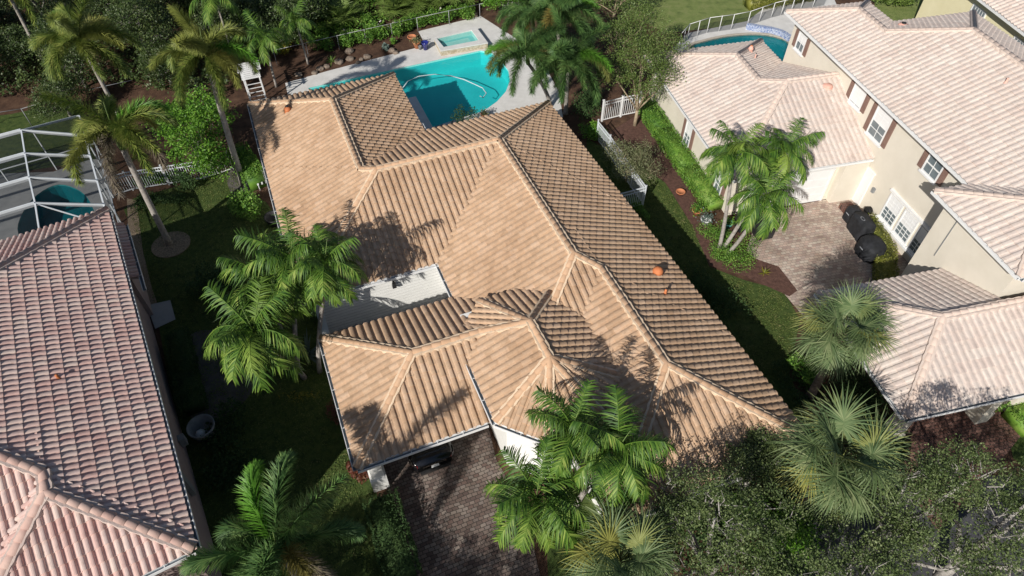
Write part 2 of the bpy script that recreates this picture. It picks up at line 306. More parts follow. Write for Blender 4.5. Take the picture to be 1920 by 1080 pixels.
def sheet(name, outer, mat, z, holes=(), kind='structure', rz=0.0):
    "flat ground sheet with optional holes; rz turns its texture"
    R = Matrix.Rotation(-rz, 2); bm = bmesh.new()
    for lp in [outer] + list(holes):
        vs = [bm.verts.new((*(R @ Vector(p[:2])), 0)) for p in lp]
        for i in range(len(vs)): bm.edges.new((vs[i], vs[(i + 1) % len(vs)]))
    bmesh.ops.triangle_fill(bm, use_beauty=True, edges=bm.edges[:])
    bmesh.ops.recalc_face_normals(bm, faces=bm.faces[:])
    if bm.faces and sum(f.normal.z for f in bm.faces) < 0: bmesh.ops.reverse_faces(bm, faces=bm.faces[:])
    me = bpy.data.meshes.new(name); bm.to_mesh(me); bm.free()
    o = link(name, me, mat); o.location = (0, 0, z); o.rotation_euler = (0, 0, rz)
    if kind: o['kind'] = kind
    return o
def smooth_loop(pts, n=6):
    "closed Catmull-Rom"
    P = [Vector(p[:2]) for p in pts]; k = len(P); o = []
    for i in range(k):
        a, b, c, d = P[i - 1], P[i], P[(i + 1) % k], P[(i + 2) % k]
        for j in range(n):
            t = j / n; o.append(0.5 * ((2 * b) + (c - a) * t + (2 * a - 5 * b + 4 * c - d) * t * t + (3 * b - a - 3 * c + d) * t ** 3))
    return [tuple(p) for p in o]
def P2(*px): return [at(x, y, 0)[:2] for x, y in px]

# ------------------------------------------------------------------ roofs
K = 0.4167; TH_R = math.atan(K)
def clip(poly, n, c):
    "keep n.p <= c"
    o = []
    for i in range(len(poly)):
        a, b = poly[i], poly[(i + 1) % len(poly)]
        da = n[0] * a[0] + n[1] * a[1] - c; db = n[0] * b[0] + n[1] * b[1] - c
        if da <= 0: o.append(a)
        if (da < 0 < db) or (db < 0 < da):
            t = da / (da - db); o.append((a[0] + (b[0] - a[0]) * t, a[1] + (b[1] - a[1]) * t))
    return o
PROF = [(0.0, 0.0), (.045, .50), (.12, .86), (.25, 1.0), (.42, .99), (.55, .85), (.64, .50), (.68, .0), (.84, -.10), (1.0, 0.0)]
class Roof:
    def __init__(s, z0, w, l, hgt=.085, lift=.035, stag=0.0):
        s.stag = stag; s.z0 = z0; s.w = w; s.l = l; s.h = hgt; s.lift = lift; s.V = []; s.F = []; s.UV = []; s.cap = MB(); s.mor = MB(); s.base = MB(); s.seed = 0
    def face(s, e0, e1, poly, z0=None):
        "tiles on the plane that rises inward (left of e0->e1) from the eave line, inside plan polygon"
        z0 = s.z0 if z0 is None else z0
        if len(poly) < 3: return
        e0 = Vector(e0); e1 = Vector(e1); d = (e1 - e0).normalized(); nin = Vector((-d.y, d.x))
        ct, st = cos(TH_R), sin(TH_R)
        S = [(Vector(p)).dot(d) for p in poly]; T = [(Vector(p) - e0).dot(nin) / ct for p in poly]
        s.base.add([(p[0], p[1], z0 + (Vector(p) - e0).dot(nin) * K - .03) for p in poly], [tuple(range(len(poly)))])
        over = 0.05 if min(T) < .02 else 0.0
        i0, i1 = math.floor(min(S) / s.w) - 1, math.ceil(max(S) / s.w) + 1
        j0, j1 = ((-1 if s.stag else 0) if over else math.floor((min(T)) / s.l) - 1), math.ceil(max(T) / s.l) + 1
        s.seed += 17
        I, J = np.meshgrid(np.arange(i0, i1), np.arange(j0, j1)); I = I.ravel(); J = J.ravel()
        # cull tiles well outside
        cs = (I + .5) * s.w; ctt = (J + .5) * s.l; keep = np.ones(len(I), bool)
        pl = [(a, b) for a, b in zip(S, T)]; area = sum(pl[i][0] * pl[(i + 1) % len(pl)][1] - pl[(i + 1) % len(pl)][0] * pl[i][1] for i in range(len(pl)))
        sg = 1 if area > 0 else -1; edges = []
        for i in range(len(pl)):
            a, b = pl[i], pl[(i + 1) % len(pl)]; ex, ey = b[0] - a[0], b[1] - a[1]; L = hypot(ex, ey)
            if L < 1e-6: continue
            nx, ny = ey / L * sg, -ex / L * sg   # outward
            edges.append((nx, ny, nx * a[0] + ny * a[1]))
            keep &= (nx * cs + ny * ctt - (nx * a[0] + ny * a[1])) < (s.w + s.l) * .6
        I = I[keep]; J = J[keep]
        if len(I) == 0: return
        m = len(I); k = len(PROF); px = np.array([p[0] for p in PROF]); ph = np.array([p[1] for p in PROF]) * s.h
        jit = RNG.uniform(-.006, .006, m); rot = RNG.uniform(-.004, .004, m)
        sx = (I[:, None] + px[None]) * s.w
        J = J + s.stag * (I % 2)
        tb = J[:, None] * s.l - over + jit[:, None] + 0 * px[None]; tt = (J[:, None] + 1) * s.l - over + .02 + 0 * px[None]
        hb = ph[None] + s.lift + jit[:, None] * .6; htop = ph[None] + .0 * tt + rot[:, None]
        def pt(a, t, h):
            a = np.asarray(a); t = np.asarray(t); h = np.asarray(h) + np.zeros_like(a)
            x = d.x * a + nin.x * (t * ct - h * st); y = d.y * a + nin.y * (t * ct - h * st)
            off = e0 - d * e0.dot(d); return np.stack([x + off.x, y + off.y, z0 + t * st + h * ct], -1)
        A = pt(sx, tb, hb); B = pt(sx, tt, htop); C = pt(sx, tb + .004, hb - s.lift - .012)
        V = np.concatenate([A, B, C], 1).reshape(-1, 3)
        q = []
        for i in range(k - 1): q.append((i, i + 1, k + i + 1, k + i)); q.append((2 * k + i, 2 * k + i + 1, i + 1, i))
        F = (np.array(q)[None] + (np.arange(m) * 3 * k)[:, None, None]).reshape(-1, 4)
        me = np_mesh('tmp', V, F); bm = bmesh.new(); bm.from_mesh(me); bpy.data.meshes.remove(me)
        lay = bm.faces.layers.int.new('tid'); nf = 2 * (k - 1); bm.faces.ensure_lookup_table()
        for fi, f in enumerate(bm.faces): f[lay] = fi // nf
        for (nx, ny, c) in edges:
            # skip the eave edge
            if ny < -.98 and over:
                if not s.stag: continue
                c += .05
            no = Vector((d.x * nx + nin.x * ny * ct, d.y * nx + nin.y * ny * ct, ny * st)).normalized()
            # vertical cutting plane through the edge (plan direction)
            a2 = Vector((nx, ny * 1.0)); wn2 = Vector((d.x * nx + nin.x * ny / ct, d.y * nx + nin.y * ny / ct, 0)); wn2.normalize()
            sp, tp = nx * c, ny * c; off = e0 - d * e0.dot(d)
            co = Vector((d.x * sp + nin.x * tp * ct + off.x, d.y * sp + nin.y * tp * ct + off.y, 0))
            bmesh.ops.bisect_plane(bm, geom=bm.verts[:] + bm.edges[:] + bm.faces[:], plane_co=co, plane_no=wn2, clear_outer=True)
        b0 = len(s.V); bm.verts.index_update()
        s.V += [tuple(v.co) for v in bm.verts]
        for f in bm.faces:
            s.F.append(tuple(b0 + v.index for v in f.verts)); t = f[lay]
            s.UV.append((float(I[t]) * .731 + s.seed, float(J[t]) * .417 + s.seed * .3))
        bm.free()
    def hip(s, poly, z0=None, skip=(), extra={}):
        "hip roof over convex CCW plan polygon; extra[i] = list of half planes (n, c) keeping n.p <= c"
        n = len(poly); z0 = s.z0 if z0 is None else z0; ln = []
        for i in range(n):
            a = Vector(poly[i]); b = Vector(poly[(i + 1) % n]); d = (b - a).normalized(); ln.append((Vector((-d.y, d.x)), a))
        for i in range(n):
            if i in skip: continue
            reg = list(poly); ni, ai = ln[i]
            for j in range(n):
                if j == i: continue
                nj, aj = ln[j]; nn = ni - nj; c = ni.dot(ai) - nj.dot(aj); reg = clip(reg, (nn.x, nn.y), c)
            for (hn, hc) in extra.get(i, ()): reg = clip(reg, hn, hc)
            # remove degenerate points
            rr = []
            for p in reg:
                if not rr or hypot(p[0] - rr[-1][0], p[1] - rr[-1][1]) > 1e-4: rr.append(p)
            if len(rr) > 2 and hypot(rr[0][0] - rr[-1][0], rr[0][1] - rr[-1][1]) < 1e-4: rr.pop()
            s.face(poly[i], poly[(i + 1) % n], rr, z0)
    def ridge(s, a, b, r=.125, mortar=True):
        "half-round cap tiles laid from low a to high b, on a bed of mortar"
        a = Vector(a); b = Vector(b); L = (b - a).length; n = max(1, round(L / .38)); dv = (b - a) / n; d = dv.normalized()
        sd = d.cross(Vector((0, 0, 1))).normalized(); up = sd.cross(d).normalized(); seg = 8
        for i in range(n):
            p = a + dv * i; q = a + dv * (i + 1.06); j = random.uniform(-.012, .012)
            p = p + sd * j; vs = []
            for (c, rr, hh) in ((p, r * 1.05, .028), (q, r * .95, .0)):
                for k in range(seg + 1):
                    t = pi * k / seg; vs.append(c + sd * (cos(t) * rr) + up * (sin(t) * rr * .95 + hh + .02))
            m = seg + 1; fs = [(k, k + 1, m + k + 1, m + k) for k in range(seg)]; fs.append(tuple(range(m))[::-1]); s.cap.add(vs, fs, True)
        if mortar:
            m = max(2, int(L / .16)); vs = []; fs = []
            for i in range(m + 1):
                c = a + (b - a) * (i / m); w = r + .055 + .018 * sin(i * 2.3) + random.uniform(0, .02)
                vs += [c - sd * (w + .02) - up * .06, c - sd * w + up * .085, c + sd * w + up * .085, c + sd * (w + .02) - up * .06]
            for i in range(m):
                o = i * 4; fs += [(o, o + 1, o + 5, o + 4), (o + 1, o + 2, o + 6, o + 5), (o + 2, o + 3, o + 7, o + 6)]
            s.mor.add(vs, fs)
    def done(s, parent, tile, cap, mortar, name='roof'):
        me = bpy.data.meshes.new('roof'); me.from_pydata(s.V, [], s.F)
        uv = me.uv_layers.new(name='UVMap'); arr = np.repeat(np.array(s.UV, np.float32), [len(f) for f in s.F], axis=0); uv.data.foreach_set('uv', arr.ravel())
        me.update(); r = link(name, me, tile, parent)
        s.base.done('roof_deck', tile, r); s.cap.done('ridge_cap', cap, r); s.mor.done('mortar_bed', mortar, r); return r
def rect(x0, y0, x1, y1): return [(x0, y0), (x1, y0), (x1, y1), (x0, y1)]   # edges: 0 front, 1 right, 2 back, 3 left
def gutter(parent, pts, z, mats=('white', 'gutter_in'), out_side=1):
    "open U gutter along plan points; outward is to the right of travel when out_side=1"
    g = MB(); gi = MB(); 
    for a, b in zip(pts[:-1], pts[1:]):
        a = Vector(a); b = Vector(b); d = (b - a).normalized(); n = Vector((d.y, -d.x)) * out_side
        a2 = a - d * .0; b2 = b + d * .0
        def off(p, k, zz): q = p + n * k; return (q.x, q.y, zz)
        g.bar(off(a2, .155, z - .055), off(b2, .155, z - .055), .022, .13)
        g.bar(off(a2, .010, z - .08), off(b2, .010, z - .08), .02, .20)
        g.bar(off(a2, .08, z - .125), off(b2, .08, z - .125), .13, .015)
        gi.bar(off(a2, .082, z - .105), off(b2, .082, z - .105), .118, .02)
        L = (b - a).length; k = max(1, int(L / .9))
        for i in range(1, k): q = a + d * (L * i / k); g.bar(off(q, .02, z - .012), off(q, .15, z - .012), .03, .012)
    o = g.done('gutter', M[mats[0]], parent); gi.done('gutter_inside', M[mats[1]], o); return o  # second mesh is a dark strip along the bottom of the open gutter
def window(parent, c, w, h, nrm, shutters=False, mull=(2, 2), shw=.32, pane='glass', blind_reflection=0.0, sill=True):
    "window proud of a wall. c = centre on wall (x,y,z) in house space, nrm = outward plan direction"
    n = Vector((nrm[0], nrm[1], 0)).normalized(); t = Vector((-n.y, n.x, 0)); c = Vector(c); rz = atan2(t.y, t.x)
    f = MB(); fw = .08
    def bx(m, u, z, du, dz, dep, prot): p = c + t * u + Vector((0, 0, z)) + n * (prot - dep / 2); m.box(p, (du, dep, dz), rz)
    bx(f, -w / 2 - fw / 2, 0, fw, h + 2 * fw, .10, .07); bx(f, w / 2 + fw / 2, 0, fw, h + 2 * fw, .10, .07)
    bx(f, 0, h / 2 + fw / 2, w, fw, .10, .068); bx(f, 0, -h / 2 - fw / 2, w, fw, .10, .068)
    if sill: bx(f, 0, -h / 2 - fw - .05, w + .3, .10, .16, .12)
    for i in range(1, mull[0]): bx(f, -w / 2 + w * i / mull[0], 0, .03, h, .03, .045)
    for i in range(1, mull[1]): bx(f, 0, -h / 2 + h * i / mull[1], w, .03 if i * 2 != mull[1] else .06, .03, .047)
    fo = f.done('window_frame', M['white'], parent); g = MB(); bx(g, 0, 0, w, h, .02, .025); g.done('pane', M[pane], fo)
    if blind_reflection: bl = MB(); bx(bl, 0, h / 2 - h * blind_reflection / 2, w, h * blind_reflection, .02, .038); bl.done('blind_reflection', M['white'], fo)  # white panel for a roller blind, also for a painted reflection
    if shutters:
        for sd in (-1, 1):
            s = MB(); u = sd * (w / 2 + fw + .03 + shw / 2); bx(s, u, 0, shw, h + .1, .05, .06)
            for k in range(int(h / .12)): bx(s, u, -h / 2 + .1 + k * .12, shw - .08, .07, .02, .075)
            s.done('shutter', M['shutter'], parent)
    return fo
def walls(parent, poly, z0, z1, mat, name='wall'):
    return MB().prism(poly, z0, z1).done(name, mat, parent)
def soffit(parent, poly, z, mat='stucco_white'):
    return MB().prism(poly, z - .2, z - .06).done('soffit', M[mat], parent)

# ------------------------------------------------------------------ ground, lawns, paving, water
AM, AL_, AR_ = radians(-22.07), radians(-29.9), radians(-13.0)
OM = (2.194, 35.445); OL = at(200, 393, 5.2)[:2]; OR = at(1375, 337, 3)[:2]
def W(o, a, x, y, z=0.0):
    "house space (x right, y back) to world"
    return (o[0] + y * sin(a) + x * cos(a), o[1] + y * cos(a) - x * sin(a), z)
def WM(x, y, z=0.0): return W(OM, AM, x, y, z)
def WL(x, y, z=0.0): return W(OL, AL_, x, y, z)
def WR(x, y, z=0.0): return W(OR, AR_, x, y, z)

pool = [WM(*p)[:2] for p in [(-12.9, 12.15), (-6, 12.3), (.1, 12.4), (.75, 11.8), (1.0, 10.6), (1.0, 9.0), (.6, 7.7), (-.2, 6.5), (-1.2, 5.6), (-2.4, 4.9), (-6.2, 4.4), (-6.2, 8.3), (-12.9, 8.3)]]
lpool = smooth_loop(P2((35, 440), (42, 400), (70, 365), (110, 346), (150, 358), (172, 385), (180, 425), (150, 470), (80, 480)), 4)
rpool = smooth_loop(P2((1292, 92), (1325, 76), (1380, 66), (1440, 66), (1482, 84), (1478, 130), (1400, 160), (1300, 150)), 4)
ground = sheet('ground', [(-150, -60), (150, -60), (150, 200), (-150, 200)], M['soil'], -.008, [pool, lpool, rpool])
def basin(name, loop, z, depth, mat, slope=None):
    m = MB(); n = len(loop); m.add([(p[0], p[1], z) for p in loop] + [(p[0], p[1], z - depth) for p in loop], [(i, n + i, n + (i + 1) % n, (i + 1) % n) for i in range(n)])
    o = m.done(name, mat); o['kind'] = 'structure'
    b = sheet(name, loop, mat, z - depth)
    return o
basin('pool_floor', pool, 0.0, 1.15, M['plaster']); basin('pool_floor', lpool, 0.0, 1.3, M['plaster_deep']); basin('pool_floor', rpool, 0.0, 1.3, M['plaster_deep'])
sheet('water', pool, M['water'], -.12); sheet('water', lpool, M['water'], -.10); sheet('water', rpool, M['water'], -.10)
sheet('pool_deck', [WM(*p)[:2] for p in [(-14.6, 7.6), (-14.3, 13.4), (-11, 13.9), (-3.5, 14.7), (-3.4, 17.0), (2.0, 17.5), (3.3, 13), (3.8, 9), (3.2, 5), (2.2, 2.2), (.6, 1.4), (.3, -1), (-9, -1), (-9, 6)]], M['deck'], .006, [pool])
sheet('pool_deck', P2((-120, 330), (100, 322), (165, 300), (205, 296), (216, 440), (120, 560), (-120, 560)), M['deck_grey'], .006, [lpool])
sheet('pool_deck', P2((1275, 150), (1262, 90), (1290, 62), (1400, 40), (1440, 10), (1560, -10), (1640, 160), (1400, 200)), M['deck'], .006, [rpool])
# lawns
sheet('lawn', P2((232, 392), (250, 372), (330, 350), (395, 322), (438, 318), (447, 345), (500, 380), (560, 470), (640, 640), (700, 900), (745, 1100), (500, 1300), (380, 1100), (330, 800), (296, 600), (262, 470)), M['grass'], .002)
sheet('lawn', P2((1100, 260), (1180, 300), (1245, 340), (1300, 420), (1330, 500), (1395, 525), (1470, 545), (1500, 600), (1480, 700), (1520, 800), (1400, 860), (1100, 500)), M['grass'], .002)
sheet('lawn', P2((-200, 240), (20, 214), (150, 186), (180, 300), (-200, 360)), M['grass'], .002)
sheet('lawn', P2((1090, -60), (1460, -60), (1480, 0), (1440, 26), (1400, 45), (1250, 62), (1180, 30)), M['golf'], .002)
sheet('lawn', P2((1640, -40), (1830, -60), (1830, 60), (1640, 60)), M['golf'], .002)
sheet('lawn', P2((1020, 940), (1130, 830), (1300, 900), (1200, 1300), (1040, 1300)), M['grass'], .001)
sheet('lawn', P2((1880, 780), (2100, 740), (2100, 1000), (1900, 860)), M['grass'], .001)
# beds and paths
sheet('gravel_strip', P2((238, 372), (256, 376), (268, 470), (285, 540), (300, 582), (280, 590), (262, 500), (240, 425)), M['gravel'], .010)
sheet('sand_path', smooth_loop(P2((350, 640), (400, 620), (470, 660), (480, 720), (430, 780), (380, 800), (350, 760)), 4), M['sand'], .006)
sheet('sand_path', smooth_loop(P2((424, 330), (445, 318), (465, 345), (470, 368), (440, 372)), 4), M['sand'], .010)
sheet('concrete_slab', P2((276, 574), (320, 564), (330, 600), (292, 618)), M['concrete'], .06)
sheet('driveway', P2((700, 700), (728, 925), (783, 1080), (800, 1160), (1060, 1160), (1013, 1080), (985, 960), (930, 860), (880, 640)), M['paver'], .010, rz=-AM)
sheet('driveway', P2((1422, 400), (1545, 375), (1600, 372), (1720, 490), (1700, 600), (1520, 610), (1478, 560), (1400, 470)), M['paver_pink'], .010, rz=-AR_)
sheet('driveway', P2((1640, 800), (1870, 740), (1960, 760), (1880, 860), (1760, 1000), (1690, 900)), M['paver_red'], .010, rz=-AR_)
sheet('road', P2((1500, 860), (1960, 900), (2100, 1000), (2100, 1250), (1300, 1250), (1480, 960)), mat_noise('dark_asphalt', (.05, .05, .055), (.09, .09, .10), 2, .9, .4, 30), .004)
sheet('mulch_bed', P2((1195, 215), (1230, 235), (1275, 310), (1310, 400), (1370, 470), (1460, 500), (1495, 545), (1480, 556), (1400, 520), (1330, 498), (1295, 420), (1250, 345), (1180, 290), (1140, 250)), M['redmulch'], .012)
# round bed at the tall palm
bed = MB(); bc = at(321, 459, 0)
ring = [(bc[0] + 1.02 * cos(t * pi / 16), bc[1] + 1.02 * sin(t * pi / 16)) for t in range(32)]
tag(MB().prism(ring, 0, .05).done('gravel_bed', M['gravel']), 'round gravel bed with dark edging at the foot of a tall palm on the lawn', 'garden bed')
# ------------------------------------------------------------------ tan-roofed house (centre)
H = empty('tiled_house', 'single-storey white house under the sandy tan tile roof in the middle', 'house', (OM[0], OM[1], 0), -AM)
R = Roof(3.0, .325, .385, .074, .042, .5)
R.hip(rect(-10.34, -19.23, 0, 0))
R.hip(rect(-16.8, -10.34, 0, 0), skip=(1,), extra={2: [((1, 1), -10.34)]})
R.hip(rect(-16.8, -9.2, -7.84, 6.64), skip=(0,), extra={3: [((-1, -1), 16.8)]})
R.hip(rect(-16.35, -19.23, -3.5, -12.70), skip=(1,), extra={0: [((1, -1), 8.89)]})
R.hip(rect(-8.51, -24.68, 0, -8.0), skip=(2,), extra={1: [((1, 1), -19.23)]})
OCT = [(-11.1, -19.9), (-9.6, -21.4), (-7.2, -21.4), (-5.7, -19.9), (-5.7, -14.1), (-9.6, -14.1), (-11.1, -15.6)]
R.hip(OCT, 4.0)
zB = 3 + 5.17 * K; zW = 3 + 4.48 * K; z2 = 3 + 4.255 * K; zG = 3 + 3.265 * K; zT = 4 + 2.7 * K
for a, b in [((-16.8, 6.64, 3), (-12.32, 2.16, zW)), ((-7.84, 6.64, 3), (-12.32, 2.16, zW)), ((-12.32, 2.16, zW), (-12.32, -4.48, zW)),
             ((-12.32, -4.48, zW), (-11.63, -5.17, zB)), ((-16.8, -10.34, 3), (-11.63, -5.17, zB)), ((-11.63, -5.17, zB), (-5.17, -5.17, zB)),
             ((0, 0, 3), (-5.17, -5.17, zB)), ((-5.17, -5.17, zB), (-5.17, -14.06, zB)), ((-4.255, -14.975, z2), (-5.17, -14.06, zB)),
             ((-9.0, -17.89, 3 + 1.34 * K), (-5.17, -14.06, zB)), ((-4.255, -14.975, z2), (-4.255, -20.425, z2)), ((0, -24.68, 3), (-4.255, -20.425, z2)),
             ((-8.51, -24.68, 3), (-4.255, -20.425, z2)), ((-16.35, -19.23, 3), (-13.085, -15.965, zG)), ((-16.35, -12.7, 3), (-13.085, -15.965, zG)),
             ((-13.085, -15.965, zG), (-9.5, -15.965, zG)),
             ((-8.4, -18.7, zT), (-8.4, -16.8, zT)), ((-11.1, -19.9, 4), (-8.4, -18.7, zT)), ((-9.6, -21.4, 4), (-8.4, -18.7, zT)), ((-7.2, -21.4, 4), (-8.4, -18.7, zT)),
             ((-5.7, -19.9, 4), (-8.4, -18.7, zT)), ((-5.7, -14.1, 4), (-8.4, -16.8, zT)), ((-9.6, -14.1, 4), (-8.4, -16.8, zT)), ((-11.1, -15.6, 4), (-8.4, -16.8, zT))]:
    R.ridge(a, b)
R.done(H, M['tile_tan'], M['cap_tan'], M['mortar_tan'])
for nm, pts, z in [('a', [(-16.8, 6.64), (-16.8, -10.34), (-10.34, -10.34), (-10.34, -12.7)], 3.0), ('b', [(-16.35, -12.7), (-16.35, -19.23), (-11.2, -19.23)], 3.0),
                   ('c', [(-11.1, -15.6), (-11.1, -19.9), (-9.6, -21.4), (-7.2, -21.4), (-5.7, -19.9), (-5.7, -14.4)], 4.0), ('d', [(-8.51, -20.2), (-8.51, -24.68), (0, -24.68)], 3.0),
                   ('e', [(-8.2, -.02), (-7.84, -.02), (-7.84, .8)], 3.0)]:
    gutter(H, pts, z)
for poly in (rect(-10.3, -19.2, -.05, -.05), rect(-16.75, -10.3, -10.3, -.05), rect(-16.75, -.05, -7.9, 6.6), rect(-16.3, -19.2, -10.3, -12.75), rect(-8.46, -24.6, -.05, -19.2)): soffit(H, poly, 3.0)
soffit(H, OCT, 4.0)
w = MB()
for poly in (rect(-9.9, -14.0, -.5, -.5), rect(-16.3, -10.05, -9.9, -.5), rect(-16.3, -.5, -8.3, 6.1), rect(-8.0, -24.1, -.5, -14.0)): w.prism(poly, 0, 2.85)
w.prism([(-10.6, -19.75), (-9.4, -20.95), (-7.4, -20.95), (-6.2, -19.75), (-6.2, -14.4), (-10.6, -14.4)], 0, 3.85)
w.prism(rect(-15.9, -13.3, -10.6, -13.0), 0, 2.85)
for (px, py) in ((-15.75, -18.55), (-15.75, -13.4)): w.box((px, py, 1.45), (.5, .5, 2.9)); w.box((px, py, .45), (.66, .66, .9))
w.box((-13.2, -18.75, 2.68), (5.4, .3, .35))
w.done('wall', M['stucco_white'], H)
cw = MB().box((-16.15, -11.6, 1.15), (.22, 3.0, 2.3)).box((-16.15, -11.6, 2.36), (.32, 3.1, .12)); cw.done('courtyard_wall', M['stucco_white'], H)
MB().box((-13.0, -11.3, .03), (6.2, 2.8, .06)).done('courtyard_floor', M['concrete'], H)
s = MB()
for k in range(13): s.box((-13.1, -10.056, .15 + k * .2), (6.3, .012, .008))
s.done('siding_line', M['concrete'], H)
window(H, (-8.4, -20.97, 1.9), 1.3, 1.6, (0, -1), mull=(4, 4))
window(H, (-3, -24.12, 1.5), 1.6, 1.3, (0, -1), mull=(3, 3)); window(H, (-.48, -8, 1.5), 1.2, 1.2, (1, 0), mull=(2, 2)); window(H, (-.48, -17, 1.5), 1.2, 1.2, (1, 0), mull=(2, 2))
def vent(parent, x, y, z, r, h, mat, cap='black_plastic', hood=False):
    m = MB().lathe((x, y, z), [(r * 1.35, -.05), (r * 1.3, .03), (r * .9, .06), (r * .8, h * .8), (r * .78, h), (.0, h)], 14)
    if hood: m.lathe((x, y, z), [(r * .8, .05), (r * 1.25, h * .35), (r * 1.2, h * .7), (r * .6, h * 1.05), (0, h * 1.1)], 14)
    o = m.done('roof_vent', M[mat], parent)
    if cap: MB().lathe((x + .02, y + .03, z), [(r * .55, h), (r * .6, h + .06), (0, h + .07)], 10).done('vent_cap', M[cap], o)
    return o
vent(H, -15.2 + .4, 3.6, 3 + 2.0 * K, .17, .30, 'vent_orange', hood=True)
vent(H, -1.45, -15.3, 3 + 1.45 * K, .20, .36, 'vent_orange', None, hood=True)
vent(H, -1.85, -16.6, 3 + 1.85 * K, .07, .30, 'vent_orange', 'black_plastic')
lam = MB().box((-12.55, -10.22, 2.25), (.2, .2, .28), 0, .7); lam.box((-12.55, -10.12, 2.45), (.10, .2, .06)); lam.done('wall_lamp', M['black_plastic'], H)
MB().bar((-8.62, -21.5, 2.85), (-8.62, -21.5, .1), .09).done('downspout', M['white'], H)

# ------------------------------------------------------------------ pink-roofed house (left)
H = empty('tiled_house', 'two-storey mauve house under a pink barrel-tile roof at the left edge', 'house', (OL[0], OL[1], 0), -AL_)
R = Roof(5.2, .247, .44, .075, .045)
R.hip(rect(-13, -17.2, 0, 0)); R.hip(rect(-6.5, -17.95, 0, -9.0), skip=(2,), extra={1: [((1, 1), -17.2)]})
zN = 5.2 + 3.25 * K; zA = 5.2 + 6.5 * K
for a, b in [((0, 0, 5.2), (-6.5, -6.5, zA)), ((0, -17.95, 5.2), (-3.25, -14.7, zN)), ((-6.5, -17.95, 5.2), (-3.25, -14.7, zN)), ((-3.25, -14.7, zN), (-3.25, -13.95, zN)),
             ((-3.25, -13.95, zN), (-6.5, -10.7, zA)), ((-6.5, -10.7, zA), (-6.5, -6.5, zA)), ((-13, 0, 5.2), (-6.5, -6.5, zA))]: R.ridge(a, b, .14)
R.done(H, M['tile_pink'], M['cap_pink'], M['mortar_pink'])
R = Roof(2.75, .247, .44, .095, .05); R.face((.02, -2.4), (.02, 1.75), rect(-.48, -2.4, .02, 1.75)); R.ridge((.02, 1.75, 2.78), (-.45, 1.75, 2.98), .12, False)
R.done(H, M['tile_pink'], M['cap_pink'], M['mortar_pink'], 'lower_roof')
gutter(H, [(0, -17.95), (0, 0)], 5.2); gutter(H, [(-6.5, -17.95), (0, -17.95)], 5.2); gutter(H, [(.04, -3.2), (.04, 1.8)], 2.75)
walls(H, rect(-12.5, -16.7, -.5, -.5), 0, 5.05, M['stucco_mauve']); walls(H, rect(-6.0, -17.4, -.5, -16.7), 0, 5.05, M['stucco_mauve'])
walls(H, rect(-.5, -2.2, -.3, 1.6), 0, 2.7, M['stucco_mauve']); soffit(H, rect(-12.9, -17.1, -.05, -.05), 5.2, 'stucco_mauve'); soffit(H, rect(-6.45, -17.9, -.05, -17.1), 5.2, 'stucco_mauve')
d = MB().box((-.40, -13.6, 2.6), (.16, .34, 2.4)); d.box((-.38, -13.6, 3.2), (.20, .40, .06)); d.done('wall_pipe', M['grey'], H)
MB().box((-.36, -10.8, 1.0), (.25, .3, .5)).done('meter_box', M['grey'], H)
vent(H, -2.55, -10.1, 5.2 + 2.55 * K, .06, .22, 'vent_orange', None)
# ------------------------------------------------------------------ pale-roofed house (right)
H = empty('tiled_house', 'two-storey cream house with brown shutters and pale pink tile roof on the right', 'house', (OR[0], OR[1], 0), -AR_)
R = Roof(3.0, .32, .42, .042, .03)
R.hip(rect(0, 0, 14, 10.3), skip=(1,), extra={0: [((1, 0), 8.4)], 2: [((1, 0), 8.4)]})
R.hip(rect(0, 1.0, 8.3, 13.25), skip=(0,), extra={3: [((-1, -1), -10.3)]})
R.hip(rect(.2, -14.95, 17, -8.3), skip=(1,), extra={2: [((1, 0), 6.7)]})
zq = 6.2
R.hip(rect(7.9, -11.65, 19.1, 8.2), zq); R.hip(rect(7.9, 2.0, 13.5, 10.9), zq, skip=(0,), extra={3: [((-1, -1), -16.1)]})
R.hip(rect(6.05, -11.65, 15, -6.2), zq, skip=(1,), extra={0: [((1, -1), 19.55)]})
z1 = 3 + 4.15 * K; z5 = 3 + 5.15 * K; z3_ = 3 + 3.325 * K; z28 = zq + 2.8 * K; z56 = zq + 5.6 * K; z27 = zq + 2.725 * K
for a, b in [((0, 13.25, 3), (4.15, 9.1, z1)), ((8.3, 13.25, 3), (4.15, 9.1, z1)), ((4.15, 9.1, z1), (4.15, 6.15, z1)), ((4.15, 6.15, z1), (5.15, 5.15, z5)),
             ((5.15, 5.15, z5), (8.35, 5.15, z5)), ((0, 0, 3), (5.15, 5.15, z5)),
             ((.2, -14.95, 3), (3.525, -11.625, z3_)), ((.2, -8.3, 3), (3.525, -11.625, z3_)), ((3.525, -11.625, z3_), (10, -11.625, z3_)),
             ((7.9, 10.9, zq), (10.7, 8.1, z28)), ((13.5, 10.9, zq), (10.7, 8.1, z28)), ((10.7, 8.1, z28), (10.7, 5.4, z28)), ((10.7, 5.4, z28), (13.5, 2.6, z56)),
             ((19.1, 8.2, zq), (13.5, 2.6, z56)), ((13.5, 2.6, z56), (13.5, -6.05, z56)), ((19.1, -11.65, zq), (13.5, -6.05, z56)), ((7.9 + 2.725, -8.925, z27), (13.5, -6.05, z56)),
             ((6.05, -6.2, zq), (8.775, -8.925, z27)), ((6.05, -11.65, zq), (8.775, -8.925, z27)), ((8.775, -8.925, z27), (10.62, -8.925, z27))]: R.ridge(a, b, .12)
R.done(H, M['tile_pale'], M['cap_pale'], M['mortar_pale'])
